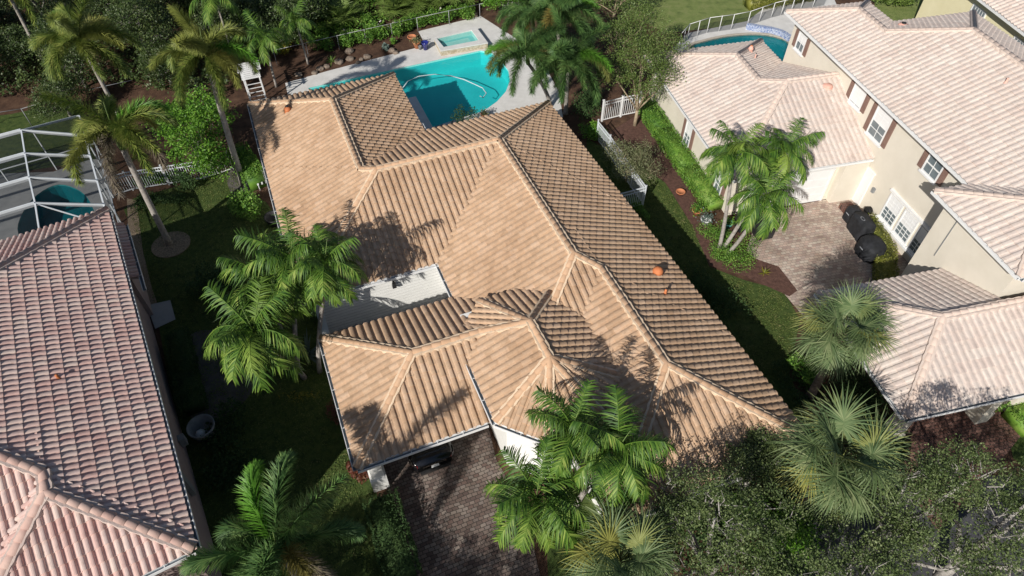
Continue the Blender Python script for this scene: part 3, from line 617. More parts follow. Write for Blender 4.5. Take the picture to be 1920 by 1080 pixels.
for pts, z in [([(0, 13.25), (0, 0), (8.3, 0)], 3.0), ([(.2, -8.3), (.2, -14.95), (12, -14.95)], 3.0), ([(7.9, 10.9), (7.9, -6.2)], zq), ([(6.05, -6.2), (6.05, -11.65), (14, -11.65)], zq)]: gutter(H, pts, z)
for poly in (rect(.05, .05, 8.3, 10.2), rect(.05, 10.2, 8.2, 13.2), rect(.25, -14.9, 6.7, -8.35), rect(6.7, -14.9, 12, -11.1)): soffit(H, poly, 3.0, 'stucco_cream')
for poly in (rect(7.95, -11.6, 19, 8.15), rect(7.95, 8.15, 13.4, 10.85), rect(6.1, -11.6, 7.95, -6.25)): soffit(H, poly, zq, 'stucco_cream')
w = MB(); w.prism(rect(.5, .45, 8.4, 9.8), 0, 2.85); w.prism(rect(.5, 9.8, 7.8, 12.8), 0, 2.85); w.prism(rect(8.4, -11.1, 18.6, 7.7), 0, 6.05); w.prism(rect(8.4, 7.7, 13.0, 10.4), 0, 6.05)
w.prism(rect(6.7, -11.101, 8.4, -6.6), 0, 6.05); w.prism(rect(7.0, -15.0 + .6, 17, -11.1), 0, 2.85); w.box((3.9, .43, .12), (6.9, .12, .24))
w.done('wall', M['stucco_cream'], H)
for (x, y) in ((1.2, -14.35), (5.6, -14.3)): MB().box((x, y, 1.4), (.5, .55, 2.8)).box((x, y, .35), (.62, .68, .7)).done('porch_column', M['stucco_cream'], H)
MB().box((7.58, .25, 1.35), (1.5, .5, 2.7)).done('wall_pier', M['stucco_cream'], H)
g = MB().box((3.95, .38, 1.12), (4.9, .06, 2.24)); g.box((3.95, .36, 2.3), (5.2, .1, .1)); g.box((1.42, .36, 1.12), (.1, .1, 2.3)); g.box((6.46, .36, 1.12), (.1, .1, 2.3))
for k in range(3): g.box((3.95, .345, .56 * (k + 1)), (4.9, .012, .02))
g.done('garage_door', M['white'], H)
MB().box((8.36, -.1, 1.15), (.12, 1.0, 2.3)).box((8.34, -.1, 2.32), (.12, 1.15, .08)).done('door', M['white'], H)
window(H, (8.4, 9.2, 4.95), .75, .95, (-1, 0), True, (2, 2), blind_reflection=.45); window(H, (8.4, 2.95, 5.02), .95, .95, (-1, 0), True, (2, 2), blind_reflection=.96)
window(H, (8.4, .62, 4.75), 1.15, 1.65, (-1, 0), True, (2, 4), blind_reflection=.5); window(H, (8.4, -3.65, 5.15), .95, .95, (-1, 0), True, (2, 2))
window(H, (8.4, -2.75, 1.5), .95, 1.45, (-1, 0), False, (3, 6), blind_reflection=.5); window(H, (8.4, -4.05, 1.5), .95, 1.45, (-1, 0), False, (3, 6), blind_reflection=.5); window(H, (8.4, -5.35, 1.5), .95, 1.45, (-1, 0), False, (3, 6), blind_reflection=.5)  # white upper halves stand in for a reflection in the glass
MB().box((8.33, -4.05, .58), (.2, 3.9, .12)).box((8.33, -4.05, 2.5), (.14, 3.9, .12)).done('window_sill', M['white'], H)
window(H, (.5, 6.45, 1.3), .7, 1.5, (-1, 0), True, (2, 3), blind_reflection=.5); window(H, (.5, 1.85, 1.3), .7, 1.5, (-1, 0), True, (2, 3), blind_reflection=.5); window(H, (10.6, -14.42, 1.5), 1.4, 1.3, (0, -1), False, (4, 4))
MB().box((8.35, -1.05, 1.55), (.14, .18, .30), 0).done('wall_lamp', M['grey'], H)
hr = MB(); hr.tube([(8.3, -1.55, .5), (8.05, -1.55, .5)], [.23, .23], 14); hr.tube([(8.2, -1.55, .5), (8.0, -1.55, .5)], [.14, .14], 12); hr.done('hose_reel', M['rubber'], H)
fl = MB().box((6.62, -7.35, 5.75), (.12, .3, .1)); fl.lathe((6.5, -7.25, 5.62), [(.05, .12), (.09, 0), (0, 0)], 8); fl.lathe((6.5, -7.45, 5.62), [(.05, .12), (.09, 0), (0, 0)], 8); fl.done('flood_light', M['white'], H)
MB().bar((6.66, -7.55, 5.6), (6.66, -7.55, 3.2), .03).done('cable', M['grey'], H)
vent(H, 7.45, 4.5, 3 + 4.5 * K, .24, .12, 'vent_pink', None, hood=True); vent(H, 5.8, 10.4, 3 + 2.5 * K, .13, .35, 'vent_pink', 'terracotta', hood=True); vent(H, 5.6, 9.4, 3 + 2.7 * K, .05, .3, 'vent_pink', 'black_plastic')
vent(H, 12.3, -1.6, zq + 4.4 * K, .06, .3, 'vent_pink', None); vent(H, 12.7, 6.5, zq + 1.7 * K, .22, .12, 'vent_pink', 'black_plastic', hood=True)
# ------------------------------------------------------------------ far house (top right)
o = at(1835, -5, 5.2)
H = empty('tiled_house', 'yellow house with white gutter and pale roof in the top right corner', 'house', (o[0], o[1], 0), -radians(-8))
R = Roof(5.2, .33, .42, .075); R.hip(rect(0, -8.6, 12, 6)); R.ridge((0, -8.6, 5.2), (6, -2.6, 5.2 + 6 * K), .12)
R.done(H, M['tile_pale'], M['cap_pale'], M['mortar_pale']); gutter(H, [(0, 6), (0, -8.6), (6, -8.6)], 5.2); soffit(H, rect(.05, -8.5, 12, 6), 5.2, 'stucco_yellow')
walls(H, rect(.6, -8.0, 11, 5.5), 0, 5.05, M['stucco_yellow'])
window(H, (.6, -4.5, 3.6), 1.3, 1.5, (-1, 0), False, (5, 3)); window(H, (.6, 0, 3.6), 1.3, 1.5, (-1, 0), False, (5, 3))

# ------------------------------------------------------------------ palms
def ribbon(p, d, side, L, w, segs, droop, V, F, tipw=.15, curl=0.0, up=Vector((0, 0, 1))):
    "tapering leaf blade from p along d"
    b = len(V); q = p.copy(); dd = d.copy()
    for i in range(segs + 1):
        t = i / segs; ww = w * (.55 + 1.0 * t if t < .4 else (1 - t) / .6 * .85 + tipw * .2) / 2
        V.append(tuple(q - side * ww)); V.append(tuple(q + side * ww))
        dd = (dd - up * (droop / segs)).normalized(); q = q + dd * (L / segs)
    for i in range(segs): F.append((b + 2 * i, b + 2 * i + 1, b + 2 * i + 3, b + 2 * i + 2))
def rachis(L, e0, e1, n, sway=0.0):
    pts = [Vector((0, 0, 0))]; ts = []
    for i in range(n):
        t = (i + .5) / n; e = e0 + (e1 - e0) * t ** .85; d = Vector((cos(e) * cos(sway * t), cos(e) * sin(sway * t), sin(e))); ts.append(d); pts.append(pts[-1] + d * (L / n))
    ts.append(ts[-1]); return pts, ts
def stem_geo(pts, r0, r1, V, F, n=4):
    b = len(V); m = len(pts)
    for i, p in enumerate(pts):
        d = (pts[min(i + 1, m - 1)] - pts[max(i - 1, 0)]).normalized(); s = d.cross(Vector((0, 0, 1))); s = s.normalized() if s.length > .05 else Vector((0, 1, 0)); u = s.cross(d)
        r = r0 + (r1 - r0) * i / (m - 1)
        for k in range(n): t = 2 * pi * k / n; V.append(tuple(p + s * cos(t) * r + u * sin(t) * r))
    for i in range(m - 1):
        for k in range(n): F.append((b + i * n + k, b + i * n + (k + 1) % n, b + (i + 1) * n + (k + 1) % n, b + (i + 1) * n + k))
def frond_fox(seed, L, e0, e1):
    rnd = random.Random(seed); V = []; F = []; pts, ts = rachis(L, radians(e0), radians(e1), 14, rnd.uniform(-.3, .3)); stem_geo(pts, .03, .008, V, F)
    for k in range(760):
        t = .06 + .94 * (k / 760); x = t * 14; i = min(int(x), 13); p = pts[i].lerp(pts[i + 1], x - i); T = ts[i]
        a = rnd.uniform(0, 2 * pi); s = T.cross(Vector((0, 0, 1))); s = s.normalized() if s.length > .1 else Vector((0, 1, 0)); u = s.cross(T)
        r = (s * cos(a) + u * sin(a)); d = (r * .92 + T * rnd.uniform(.35, .75)).normalized()
        l = (.58 * min(1, (t - .02) * 5) * (1 - .45 * max(0, t - .6) / .4)) * rnd.uniform(.75, 1.1)
        side = T.cross(r).normalized() * .8 + T * .2; ribbon(p, d, side, l, .046, 2, .35, V, F)
    return np_mesh('frond', V, F)
def frond_feather(seed, L, e0, e1, n=44, ll=.78, lw=.05, vee=.35):
    rnd = random.Random(seed); V = []; F = []; pts, ts = rachis(L, radians(e0), radians(e1), 12, rnd.uniform(-.3, .3)); stem_geo(pts, .028, .006, V, F)
    for k in range(n):
        t = .16 + .84 * (k / (n - 1)); x = t * 12; i = min(int(x), 11); p = pts[i].lerp(pts[i + 1], min(1, x - i)); T = ts[i]
        s = T.cross(Vector((0, 0, 1))); s = s.normalized() if s.length > .1 else Vector((0, 1, 0)); u = s.cross(T)
        for sg in (-1, 1):
            d = (s * sg * .85 + T * (.35 + .5 * t + rnd.uniform(-.15, .2)) + u * rnd.uniform(-.1, vee)).normalized(); l = ll * (.55 + .45 * min(1, t * 3)) * (1 - .5 * max(0, t - .7) / .3) * rnd.uniform(.85, 1.1)
            side = (d.cross(s * sg * .3 + u)).normalized(); ribbon(p, d, side, l, lw, 4, rnd.uniform(.8, 3.0), V, F)
    return np_mesh('frond', V, F)
def frond_fan(seed, petl, R_, e0, seg=44, droop=.9):
    rnd = random.Random(seed); V = []; F = []; pts, ts = rachis(petl, radians(e0), radians(e0 - 35), 5, rnd.uniform(-.2, .2)); stem_geo(pts, .022, .014, V, F)
    h = pts[-1]; T = ts[-1]; s = T.cross(Vector((0, 0, 1))); s = s.normalized() if s.length > .1 else Vector((0, 1, 0)); u = s.cross(T)
    for k in range(seg):
        a = radians(-150 + 300 * k / (seg - 1)); fold = abs(sin(a)) * .35
        d = (T * cos(a) + s * sin(a) + u * (.12 + fold * .5)).normalized(); l = R_ * (.72 + .28 * cos(a / 1.3)) * rnd.uniform(.9, 1.08)
        side = (d.cross(u) + u * (.35 if k % 2 else -.35)).normalized(); ribbon(h + T * .12 * cos(a), d, side, l, .052, 4, droop * rnd.uniform(.5, 1.3), V, F)
    return np_mesh('frond', V, F)
FR = {}
def fronds(kind, mat, var=0):
    key = kind + mat + str(var); vs = var * 100
    if key in FR: return FR[key]
    if kind == 'fox': ms = [frond_fox(i + vs, 3.05, *e) for i, e in enumerate([(70, 15), (55, -50), (48, -70), (35, -85), (8, -90)])]
    elif kind == 'feather': ms = [frond_feather(20 + i + vs, 2.0, *e) for i, e in enumerate([(76, 20), (60, -45), (48, -75), (32, -88), (5, -90)])]
    elif kind == 'fan': ms = [frond_fan(40 + i + vs, 1.0, 1.05, e) for i, e in enumerate([80, 55, 35, 10, -25])]
    elif kind == 'palmetto': ms = [frond_fan(60 + i, .75, .62, e, 26, .25) for i, e in enumerate([80, 60, 45, 30, 15])]
    for m in ms: m.materials.append(M[mat])
    FR[key] = ms; return ms
def palm(label, base, top, kind, mat, n=12, name='palm_tree', r=(.15, .10), scale=1.0, bark='trunk_grey', shaft=.8, group=None, seed=0, spear=True, old=0, lean=.35, cat='palm tree', trunk=True, spread=(0, 4)):
    rnd = random.Random(seed * 13 + 5); bx, by = base[0], base[1]; tx, ty, tz = top; tz -= shaft * .6
    root = empty(name, label, cat, (bx, by, 0), 0, group); T = Vector((tx - bx, ty - by, tz))
    if trunk:
        pts = []; m = 10
        for i in range(m + 1):
            t = i / m; e = t ** (1 + lean); pts.append((T.x * e, T.y * e, T.z * t))
        rad = [r[0] * (1.25 if i == 0 else 1) + (r[1] - r[0]) * i / m for i in range(m + 1)]
        MB().tube(pts, rad, 12).done('trunk', M[bark], root)
    dr = Vector((T.x * .1, T.y * .1, 1)).normalized() if trunk else Vector((0, 0, 1))
    tip = T.copy()
    if shaft:
        tip = T + dr * shaft; MB().tube([T - dr * .05, T + dr * .15, T + dr * shaft * .6, T + dr * shaft], [r[1] * 1.25, r[1] * 1.45, r[1] * 1.0, .05], 10).done('crown_shaft', M['shaft'], root)
    msv = [fronds(kind, mat, q) for q in range(3)] if kind in ('fox', 'feather') else [fronds(kind, mat)]; az0 = rnd.uniform(0, 6.28)
    for i in range(n):
        v = min(4, int(spread[0] + (spread[1] + .99 - spread[0]) * ((i + .5) / n) + rnd.uniform(-.3, .3))); v = max(0, v)
        me = rnd.choice(msv)[v]
        if i >= n - old: me = fronds(kind, 'fox_old')[4 if kind == 'fox' else 4]
        elif kind == 'fox' and i == 0: me = fronds(kind, 'fox_new')[1]
        o = link('frond', me, None, root); o.location = tip; sc = scale * rnd.uniform(.88, 1.08)
        o.scale = (sc, sc, sc); o.rotation_euler = (rnd.uniform(-.25, .25), rnd.uniform(-.12, .12), az0 + i * 2.39996 + rnd.uniform(-.2, .2))
    if spear: MB().tube([tip, tip + dr * .7 + Vector((.05, .02, 0)), tip + dr * 1.35 * scale + Vector((.14, .05, 0))], [.028, .02, .006], 6).done('spear_leaf', M['shaft'], root)
    return root
FOX = 'foxtail palms with bushy plumed fronds'; CHR = 'christmas palms with drooping fronds'
palm('tall foxtail palm rising from the round gravel bed on the left lawn', at(318, 457), (-18.75, 26.5, 6.9), 'fox', 'fox', 13, group=FOX, seed=1, r=(.17, .13), old=3, shaft=1.0, scale=1.1)
palm('tallest foxtail palm, its pale trunk leaning beside the left eave of the tan roof', at(457, 345), (-15.9, 32.0, 7.6), 'fox', 'fox', 13, group=FOX, seed=2, r=(.19, .13), shaft=.9, scale=1.1)
palm('foxtail palm at the upper left in front of the thicket', (-24.6, 36.0), (-24.4, 35.6, 6.6), 'fox', 'fox', 14, group=FOX, seed=3, shaft=.9, scale=1.15)
palm('foxtail palm at the top left corner, partly cut by the picture edge', (-33.5, 44.0), (-33.3, 44, 6.0), 'fox', 'fox', 12, group=FOX, seed=17, shaft=.9, scale=1.1)
palm('foxtail palm behind the pool, farthest of the poolside clump', (3.4, 41.6), (2.9, 40.9, 5.6), 'fox', 'fox_green', 14, group=FOX, seed=4, scale=1.1)
palm('foxtail palm of the poolside clump with orange tinged lower fronds, nearest the tan roof corner', (3.6, 38.7), (3.4, 37.2, 4.6), 'fox', 'fox_green', 15, group=FOX, seed=5, scale=1.1)
palm('foxtail palm of the poolside clump leaning out over the turquoise water', (2.6, 39.6), (1.0, 38.0, 4.6), 'fox', 'fox_green', 14, group=FOX, seed=6, scale=1.05)
palm('foxtail palm of the poolside clump beside the raised spa', (1.9, 43.2), (1.4, 42.6, 4.6), 'fox', 'fox_green', 13, group=FOX, seed=18, scale=1.0)
palm('foxtail palm at the bottom edge with a bright upright new leaf', (-7.5, 8.0), (-7.1, 7.6, 5.2), 'fox', 'fox_green', 13, group=FOX, seed=7, old=1, scale=1.05)
palm('christmas palm over the white courtyard, its trunk in front of the white wall', (-8.95, 17.84), (-7.75, 19.0, 5.7), 'feather', 'adon', 20, group=CHR, seed=8, r=(.11, .09), shaft=.6, scale=1.0)
palm('christmas palm leaning back, upper crown of the clump left of the courtyard', (-9.9, 17.8), (-9.3, 19.6, 5.3), 'feather', 'adon', 21, group=CHR, seed=9, r=(.11, .09), shaft=.6, scale=1.22)
palm('christmas palm with the lowest crown in the clump left of the courtyard', (-9.6, 17.5), (-10.3, 16.6, 4.4), 'feather', 'adon', 21, group=CHR, seed=10, r=(.11, .09), shaft=.6, scale=1.25)
palm('christmas palm in the middle of the clump left of the courtyard, half hidden', (-10.2, 18.0), (-10.5, 19.2, 4.3), 'feather', 'adon', 18, group=CHR, seed=19, r=(.11, .09), shaft=.6, scale=1.15)
palm('christmas palm at the entry bay, crown over the octagonal roof', (2.1, 11.6), (2.0, 11.2, 6.1), 'feather', 'adon', 21, group=CHR, seed=11, r=(.11, .09), shaft=.6, scale=.95)
palm('christmas palm at the entry bay, rightmost crown of the three', (2.5, 11.2), (3.4, 10.7, 5.6), 'feather', 'adon', 21, group=CHR, seed=12, r=(.11, .09), shaft=.6, scale=1.05)
palm('christmas palm hanging over the brick driveway, lowest crown of the entry trio', (1.7, 10.8), (.85, 9.4, 5.0), 'feather', 'adon', 21, group=CHR, seed=13, r=(.11, .09), shaft=.6, scale=1.05)
palm('christmas palm with a straight upright trunk beside the cream house', (11.29, 25.9), (10.75, 26.2, 5.9), 'feather', 'adon', 20, group=CHR, seed=14, r=(.11, .08), shaft=.6, scale=1.0)
palm('christmas palm with a slanting pale trunk in front of the white garage door', (11.63, 25.57), (12.3, 24.9, 4.3), 'feather', 'adon', 19, group=CHR, seed=15, r=(.11, .08), shaft=.6, scale=1.0, lean=-.3)
palm('christmas palm whose crown spreads over the garage roof of the cream house', (11.5, 25.9), (13.3, 27.0, 5.4), 'feather', 'adon', 20, group=CHR, seed=16, r=(.11, .08), shaft=.6, scale=1.05, lean=-.1)
SAB = 'cabbage palms with fan leaves'
palm('cabbage palm with a leaning brown trunk beside the pink paved drive', (13.46, 16.45), (13.4, 16.7, 4.6), 'fan', 'sabal', 34, group=SAB, seed=21, r=(.19, .17), bark='trunk_brown', shaft=0, spear=False, scale=1.05, cat='palm tree')
palm('large cabbage palm among the oaks at the lower right', (11.2, 11.2), (11.4, 11.0, 4.6), 'fan', 'sabal', 38, group=SAB, seed=22, r=(.19, .17), bark='trunk_brown', shaft=0, spear=False, scale=1.25)
palm('cabbage palm at the bottom edge right of the brick driveway', (3.5, 7.6), (3.4, 7.6, 4.4), 'fan', 'sabal', 32, group=SAB, seed=23, r=(.19, .17), bark='trunk_brown', shaft=0, spear=False, scale=1.1)
palm('small palm by the red mulch left of the pool with a thin grey trunk', at(578, 120), (at(578, 120)[0] - .2, at(578, 120)[1] + .2, 3.0), 'feather', 'adon', 11, group='small palms at the back fence', seed=31, r=(.08, .06), shaft=.4, scale=.95)
palm('small palm behind the fence left of the mulch bed', (-20.5, 45.5), (-20.3, 45.3, 4.6), 'feather', 'adon', 11, group='small palms at the back fence', seed=32, r=(.08, .06), shaft=.4, scale=1.1)
palm('small drooping palm behind the white arbor', (-16.6, 42.0), (-16.4, 41.8, 3.6), 'feather', 'adon', 12, group='small palms at the back fence', seed=33, r=(.08, .06), shaft=.4, scale=1.05)

# ------------------------------------------------------------------ broadleaf trees, shrubs, hedges
def leaf_quads(P, size, up=.6, aspect=.55):
    n = len(P); nn = RNG.normal(size=(n, 3)); nn[:, 2] = np.abs(nn[:, 2]) + up; nn /= np.linalg.norm(nn, axis=1)[:, None]
    a = np.cross(nn, RNG.normal(size=(n, 3))); a /= np.linalg.norm(a, axis=1)[:, None] + 1e-9; b = np.cross(nn, a)
    l = (size * RNG.uniform(.6, 1.25, n) / 2)[:, None]; V = np.stack([P + a * l, P + b * l * aspect, P - a * l, P - b * l * aspect], 1).reshape(-1, 3)
    return V, np.arange(n * 4).reshape(-1, 4)
def tree_mesh(blobs, n_clu, per, leaf, spread, seed, trunk_r, twig=.02, base=(0, 0), up=.5, limbs=True, fork=.35, gap=0.0):
    rg = np.random.default_rng(seed); rnd = random.Random(seed); C = []; tot = sum(b[3] ** 2 for b in blobs); tr = MB()
    cz = min(b[2] - b[3] * .6 for b in blobs); top = Vector((base[0], base[1], max(.3, cz * fork + .3)))
    mid = Vector((sum(b[0] for b in blobs) / len(blobs) * .5 + base[0] * .5, sum(b[1] for b in blobs) / len(blobs) * .5 + base[1] * .5, max(top.z + .2, cz)))
    if limbs: tr.tube([(base[0], base[1], -.05), (base[0], base[1], top.z * .5), top], [trunk_r * 1.25, trunk_r, trunk_r * .85], 9)
    for (bx, by, bz, br) in blobs:
        k = max(2, int(n_clu * br * br / tot)); c = Vector((bx, by, bz))
        if limbs:
            j = Vector([rnd.uniform(-.3, .3) for _ in range(3)]); m1 = top.lerp(c, .45) + j * br * .6
            tr.tube([top, m1, c - Vector((0, 0, br * .35))], [trunk_r * .6, trunk_r * .4, trunk_r * .2], 6)
        for i in range(k):
            d = Vector(rg.normal(size=3)); d.normalize(); d.z = abs(d.z) * .9 - .25 if rnd.random() < .8 else d.z
            q = c + Vector((d.x, d.y, d.z * .8)) * br * rnd.uniform(.55, 1.05)
            if gap and sin(q.x * 1.9 + seed) * sin(q.y * 2.1 + seed * .7) + .5 * sin(q.x * 3.7 + q.y * 3.1) < gap - 1: continue
            C.append(q)
            if limbs and (i % 3 == 0 or twig > .018):
                a = c.lerp(q, .35) + Vector((rnd.uniform(-.3, .3), rnd.uniform(-.3, .3), -.25)) * br; m = a.lerp(q, .5) + Vector([rnd.uniform(-.18, .18) * br for _ in range(3)])
                tr.tube([a, m, q + (q - m) * .12], [twig * 1.6, twig, twig * .35], 4, cap=False)
    C = np.array([tuple(c) for c in C]); P = np.repeat(C, per, 0) + rg.normal(size=(len(C) * per, 3)) * spread * np.array([1, 1, .6])
    P[:, 2] = np.maximum(P[:, 2], .05)
    return leaf_quads(P, leaf, up), tr
def tree(name, label, cat, base, blobs, mat, bark='bark', n_clu=200, per=60, leaf=.11, spread=.28, seed=1, trunk_r=.12, twig=.02, group=None, up=.5, limbs=True, rz=0, gap=0.0):
    (V, F), tr = tree_mesh(blobs, n_clu, per, leaf, spread, seed, trunk_r, twig, up=up, limbs=limbs, gap=gap)
    root = empty(name, label, cat, (base[0], base[1], 0), rz, group)
    link('crown', np_mesh('crown', V, F), M[mat], root)
    if limbs: tr.done('trunk', M[bark], root)
    return root
def copy_tree(root, loc, rz, label=None, sc=1.0):
    c = root.copy(); COL.objects.link(c); c.location = loc; c.rotation_euler = (0, 0, rz); c.scale = (sc, sc, sc)
    if label: c['label'] = label
    for ch in list(root.children): d = ch.copy(); COL.objects.link(d); d.parent = c
    return c
def bush(name, label, cat, c, rx, ry, h, mat, n=2500, leaf=.10, seed=1, group=None, lumps=6, rz=0):
    "lumpy shrub with leaves over its surface"
    rg = np.random.default_rng(seed); L = []
    for i in range(lumps):
        a = rg.uniform(0, 6.28); rr = sqrt(rg.uniform(0, .7)) if i else 0; L.append((rx * rr * cos(a), ry * rr * sin(a), h * rg.uniform(.45, .62), rg.uniform(.42, .62)))
    P = []
    for (x, y, z, k) in L:
        m = n // lumps; d = rg.normal(size=(m, 3)); d /= np.linalg.norm(d, axis=1)[:, None]; r = rg.uniform(.55, 1.08, m)[:, None]
        P.append(np.array([x, y, z]) + d * r * np.array([rx * k, ry * k, h * .48]))
    P = np.concatenate(P); P[:, 2] = np.clip(P[:, 2], .03, None); V, F = leaf_quads(P, leaf, .8)
    o = link(name, np_mesh(name, V, F), M[mat]); o.location = (c[0], c[1], 0); o.rotation_euler = (0, 0, rz); tag(o, label, cat, group); return o
def hedge(name, label, path, width, h, mat, dens=420, leaf=.09, cat='hedge', seed=1, rough=.12):
    rg = np.random.default_rng(seed); P = []; core = MB()
    for a, b in zip(path[:-1], path[1:]):
        a = np.array(a[:2], float); b = np.array(b[:2], float); L = np.linalg.norm(b - a); d = (b - a) / L; nr = np.array([-d[1], d[0]]); m = int(dens * L * (width + 2 * h))
        s = rg.uniform(-.1, L + .1, m); w_ = rg.uniform(-width / 2, width / 2, m); z = rg.uniform(0.02, h, m); face = rg.uniform(0, width + 2 * h, m)
        topm = face < width; z = np.where(topm, h, z); w_ = np.where(topm, w_, np.where(rg.random(m) < .5, -width / 2, width / 2))
        bump = (np.sin(s * 3.1 + a[0]) + np.sin(s * 7.3 + w_ * 5)) * rough * .4 + rg.normal(size=m) * rough * .5
        z = np.where(topm, z + bump, z); w_ = np.where(topm, w_, w_ * (1 + bump / width)); depth = rg.uniform(0, .12, m); z = np.where(topm, z - depth, z)
        xy = a + np.outer(s, d) + np.outer(w_, nr); P.append(np.column_stack([xy, np.maximum(z, .03)]))
        core.bar((*(a), h * .43), (*(b), h * .43), width * .72, h * .82)
    P = np.concatenate(P); V, F = leaf_quads(P, leaf, .7)
    V = np.concatenate([V, np.array(core.v)]); F = np.concatenate([F, np.array(core.f) + len(V) - len(core.v)])
    o = link(name, np_mesh(name, V, F), M[mat]); tag(o, label, cat); return o

# live oaks, lower right
OAK = 'live oaks with pale twigs at the lower right'
def oak(label, base, blobs, seed, n=340, rz=0): return tree('oak_tree', label, 'tree', base, blobs, 'oak', 'bark', int(n * 1.5), 62, .085, .15, seed, .2, .017, OAK, gap=.62)
oak('live oak spreading over the lower right end of the tan roof', (7.0, 8.2), [(0, 0, 4.8, 1.5), (-.7, .3, 6.0, 1.1), (-1.6, .5, 4.4, 1.2), (-2.0, -1.2, 4.2, 1.4), (1.4, .9, 4.6, 1.2), (.8, -1.8, 4.2, 1.5), (-.3, 1.7, 4.7, 1.0), (-1.9, 1.9, 4.6, .8), (2.2, -.6, 4.0, 1.3)], 101, 430)
oak('live oak at the bottom edge right of the fan palms', (9.6, 6.6), [(0, 0, 4.6, 1.7), (-1.8, .2, 4.3, 1.5), (1.6, .5, 4.4, 1.4), (.2, -1.8, 4.2, 1.6), (2.2, -1.4, 4.0, 1.4)], 102, 330)
oak('live oak in front of the red paved drive, second from the right edge', (13.3, 9.4), [(0, 0, 4.8, 1.7), (1.2, .2, 6.3, 1.2), (-.6, .3, 6.0, .9), (-1.5, -1.2, 4.3, 1.5), (1.6, .6, 4.4, 1.3), (.6, -1.8, 4.2, 1.5), (-.2, 1.2, 4.2, 1.0)], 103, 330)
oak('live oak in the bottom right corner with bare twigs showing', (16.0, 8.6), [(0, 0, 4.8, 1.6), (.3, .4, 6.4, 1.2), (-1.2, 1.5, 4.4, 1.2), (1.6, .9, 4.4, 1.4), (.3, -1.6, 4.0, 1.6), (2.3, -1.2, 4.0, 1.4)], 104, 280)
oak('small live oak between the tan roof corner and the large cabbage palm', (9.3, 12.0), [(0, 0, 3.3, 1.0), (-.9, -.7, 3.7, .9), (.7, .5, 2.8, .8)], 105, 150)
tree('bright_tree', 'bright green round tree between the two tall foxtail palms', 'tree', (-19.3, 33.6), [(0, 0, 2.6, 1.7), (1.0, -1.6, 2.2, 1.5), (1.3, .6, 2.8, 1.3), (1.9, -2.4, 1.7, 1.1), (-1.2, .9, 2.4, 1.3), (.2, 1.8, 2.8, 1.2)], 'ficus', 'bark', 260, 60, .16, .26, 111, .12, .012)
tree('crape_myrtle', 'loose open tree with tan trunk beside the white gate by the pool', 'tree', (8.09, 37.39), [(0, 1.0, 4.2, 1.6), (-1.0, 2.6, 4.8, 1.5), (1.4, 2.2, 4.6, 1.4), (.2, 4.0, 5.4, 1.4), (-1.6, .4, 3.6, 1.1), (1.5, .3, 3.6, 1.0), (.3, -.5, 3.0, .9)], 'crape', 'bark_tan', 330, 60, .11, .26, 112, .11, .014)
tree('olive_shrub', 'pale olive green shrubby tree over the white fence beside the tan roof', 'tree', (6.9, 31.6), [(0, 0, 1.7, 1.0), (-.6, .9, 1.6, .9), (.9, .5, 1.8, .8), (-.3, -1.0, 1.5, .9), (.9, -.9, 1.6, .8)], 'olive', 'bark_tan', 180, 46, .075, .2, 113, .07, .012)
tree('bright_tree', 'bright feathery green tree at the top edge above the pool', 'tree', at(955, 30), [(0, 0, 1.6, 1.5), (1.2, .3, 1.5, 1.2), (-1.2, .2, 1.4, 1.1), (.3, 1.4, 1.8, 1.3)], 'ficus', 'bark', 160, 60, .15, .26, 114, .1, .012)
# thicket at the upper left
TH = 'dense dark tree of the thicket behind the wire fence at the upper left'
protos = []
for i, bl in enumerate([[(0, 0, 3.2, 1.9), (1.4, .8, 3.0, 1.4), (-1.3, .5, 3.2, 1.5), (.2, -1.3, 2.4, 1.4), (0, .6, 4.2, 1.2)], [(0, 0, 4.2, 1.7), (1.0, -.8, 3.2, 1.4), (-1.1, -.6, 3.4, 1.3), (.4, 1.0, 3.0, 1.5)], [(0, 0, 2.2, 1.7), (1.4, .4, 2.0, 1.3), (-1.2, -.5, 1.8, 1.4)]]):
    protos.append(tree('thicket_tree', TH, 'tree', (-30 + i * 4.2, 42 + i * 2.2), bl, 'jungle', 'bark', 190, 52, .15, .3, 120 + i, .12, .016, 'trees of the dark thicket'))
rr = random.Random(3)
for (x, y) in [(-38, 41), (-35, 45), (-31, 47), (-27, 48), (-24, 43), (-23, 50), (-20, 48), (-40, 47), (-36, 51), (-30, 53), (-26, 54), (-18, 53), (-43, 43), (-15.5, 49), (-21, 56), (-13, 56), (-34, 57), (-46, 49), (-28, 60), (-41, 56)]:
    copy_tree(protos[rr.randrange(3)], (x + rr.uniform(-.6, .6), y + rr.uniform(-.6, .6), 0), rr.uniform(0, 6.28), sc=rr.uniform(.85, 1.15))
copy_tree(protos[2], (-29.5, 38.4, 0), 1.0, 'dark shrubby tree under the foxtail palm at the left edge', .8)
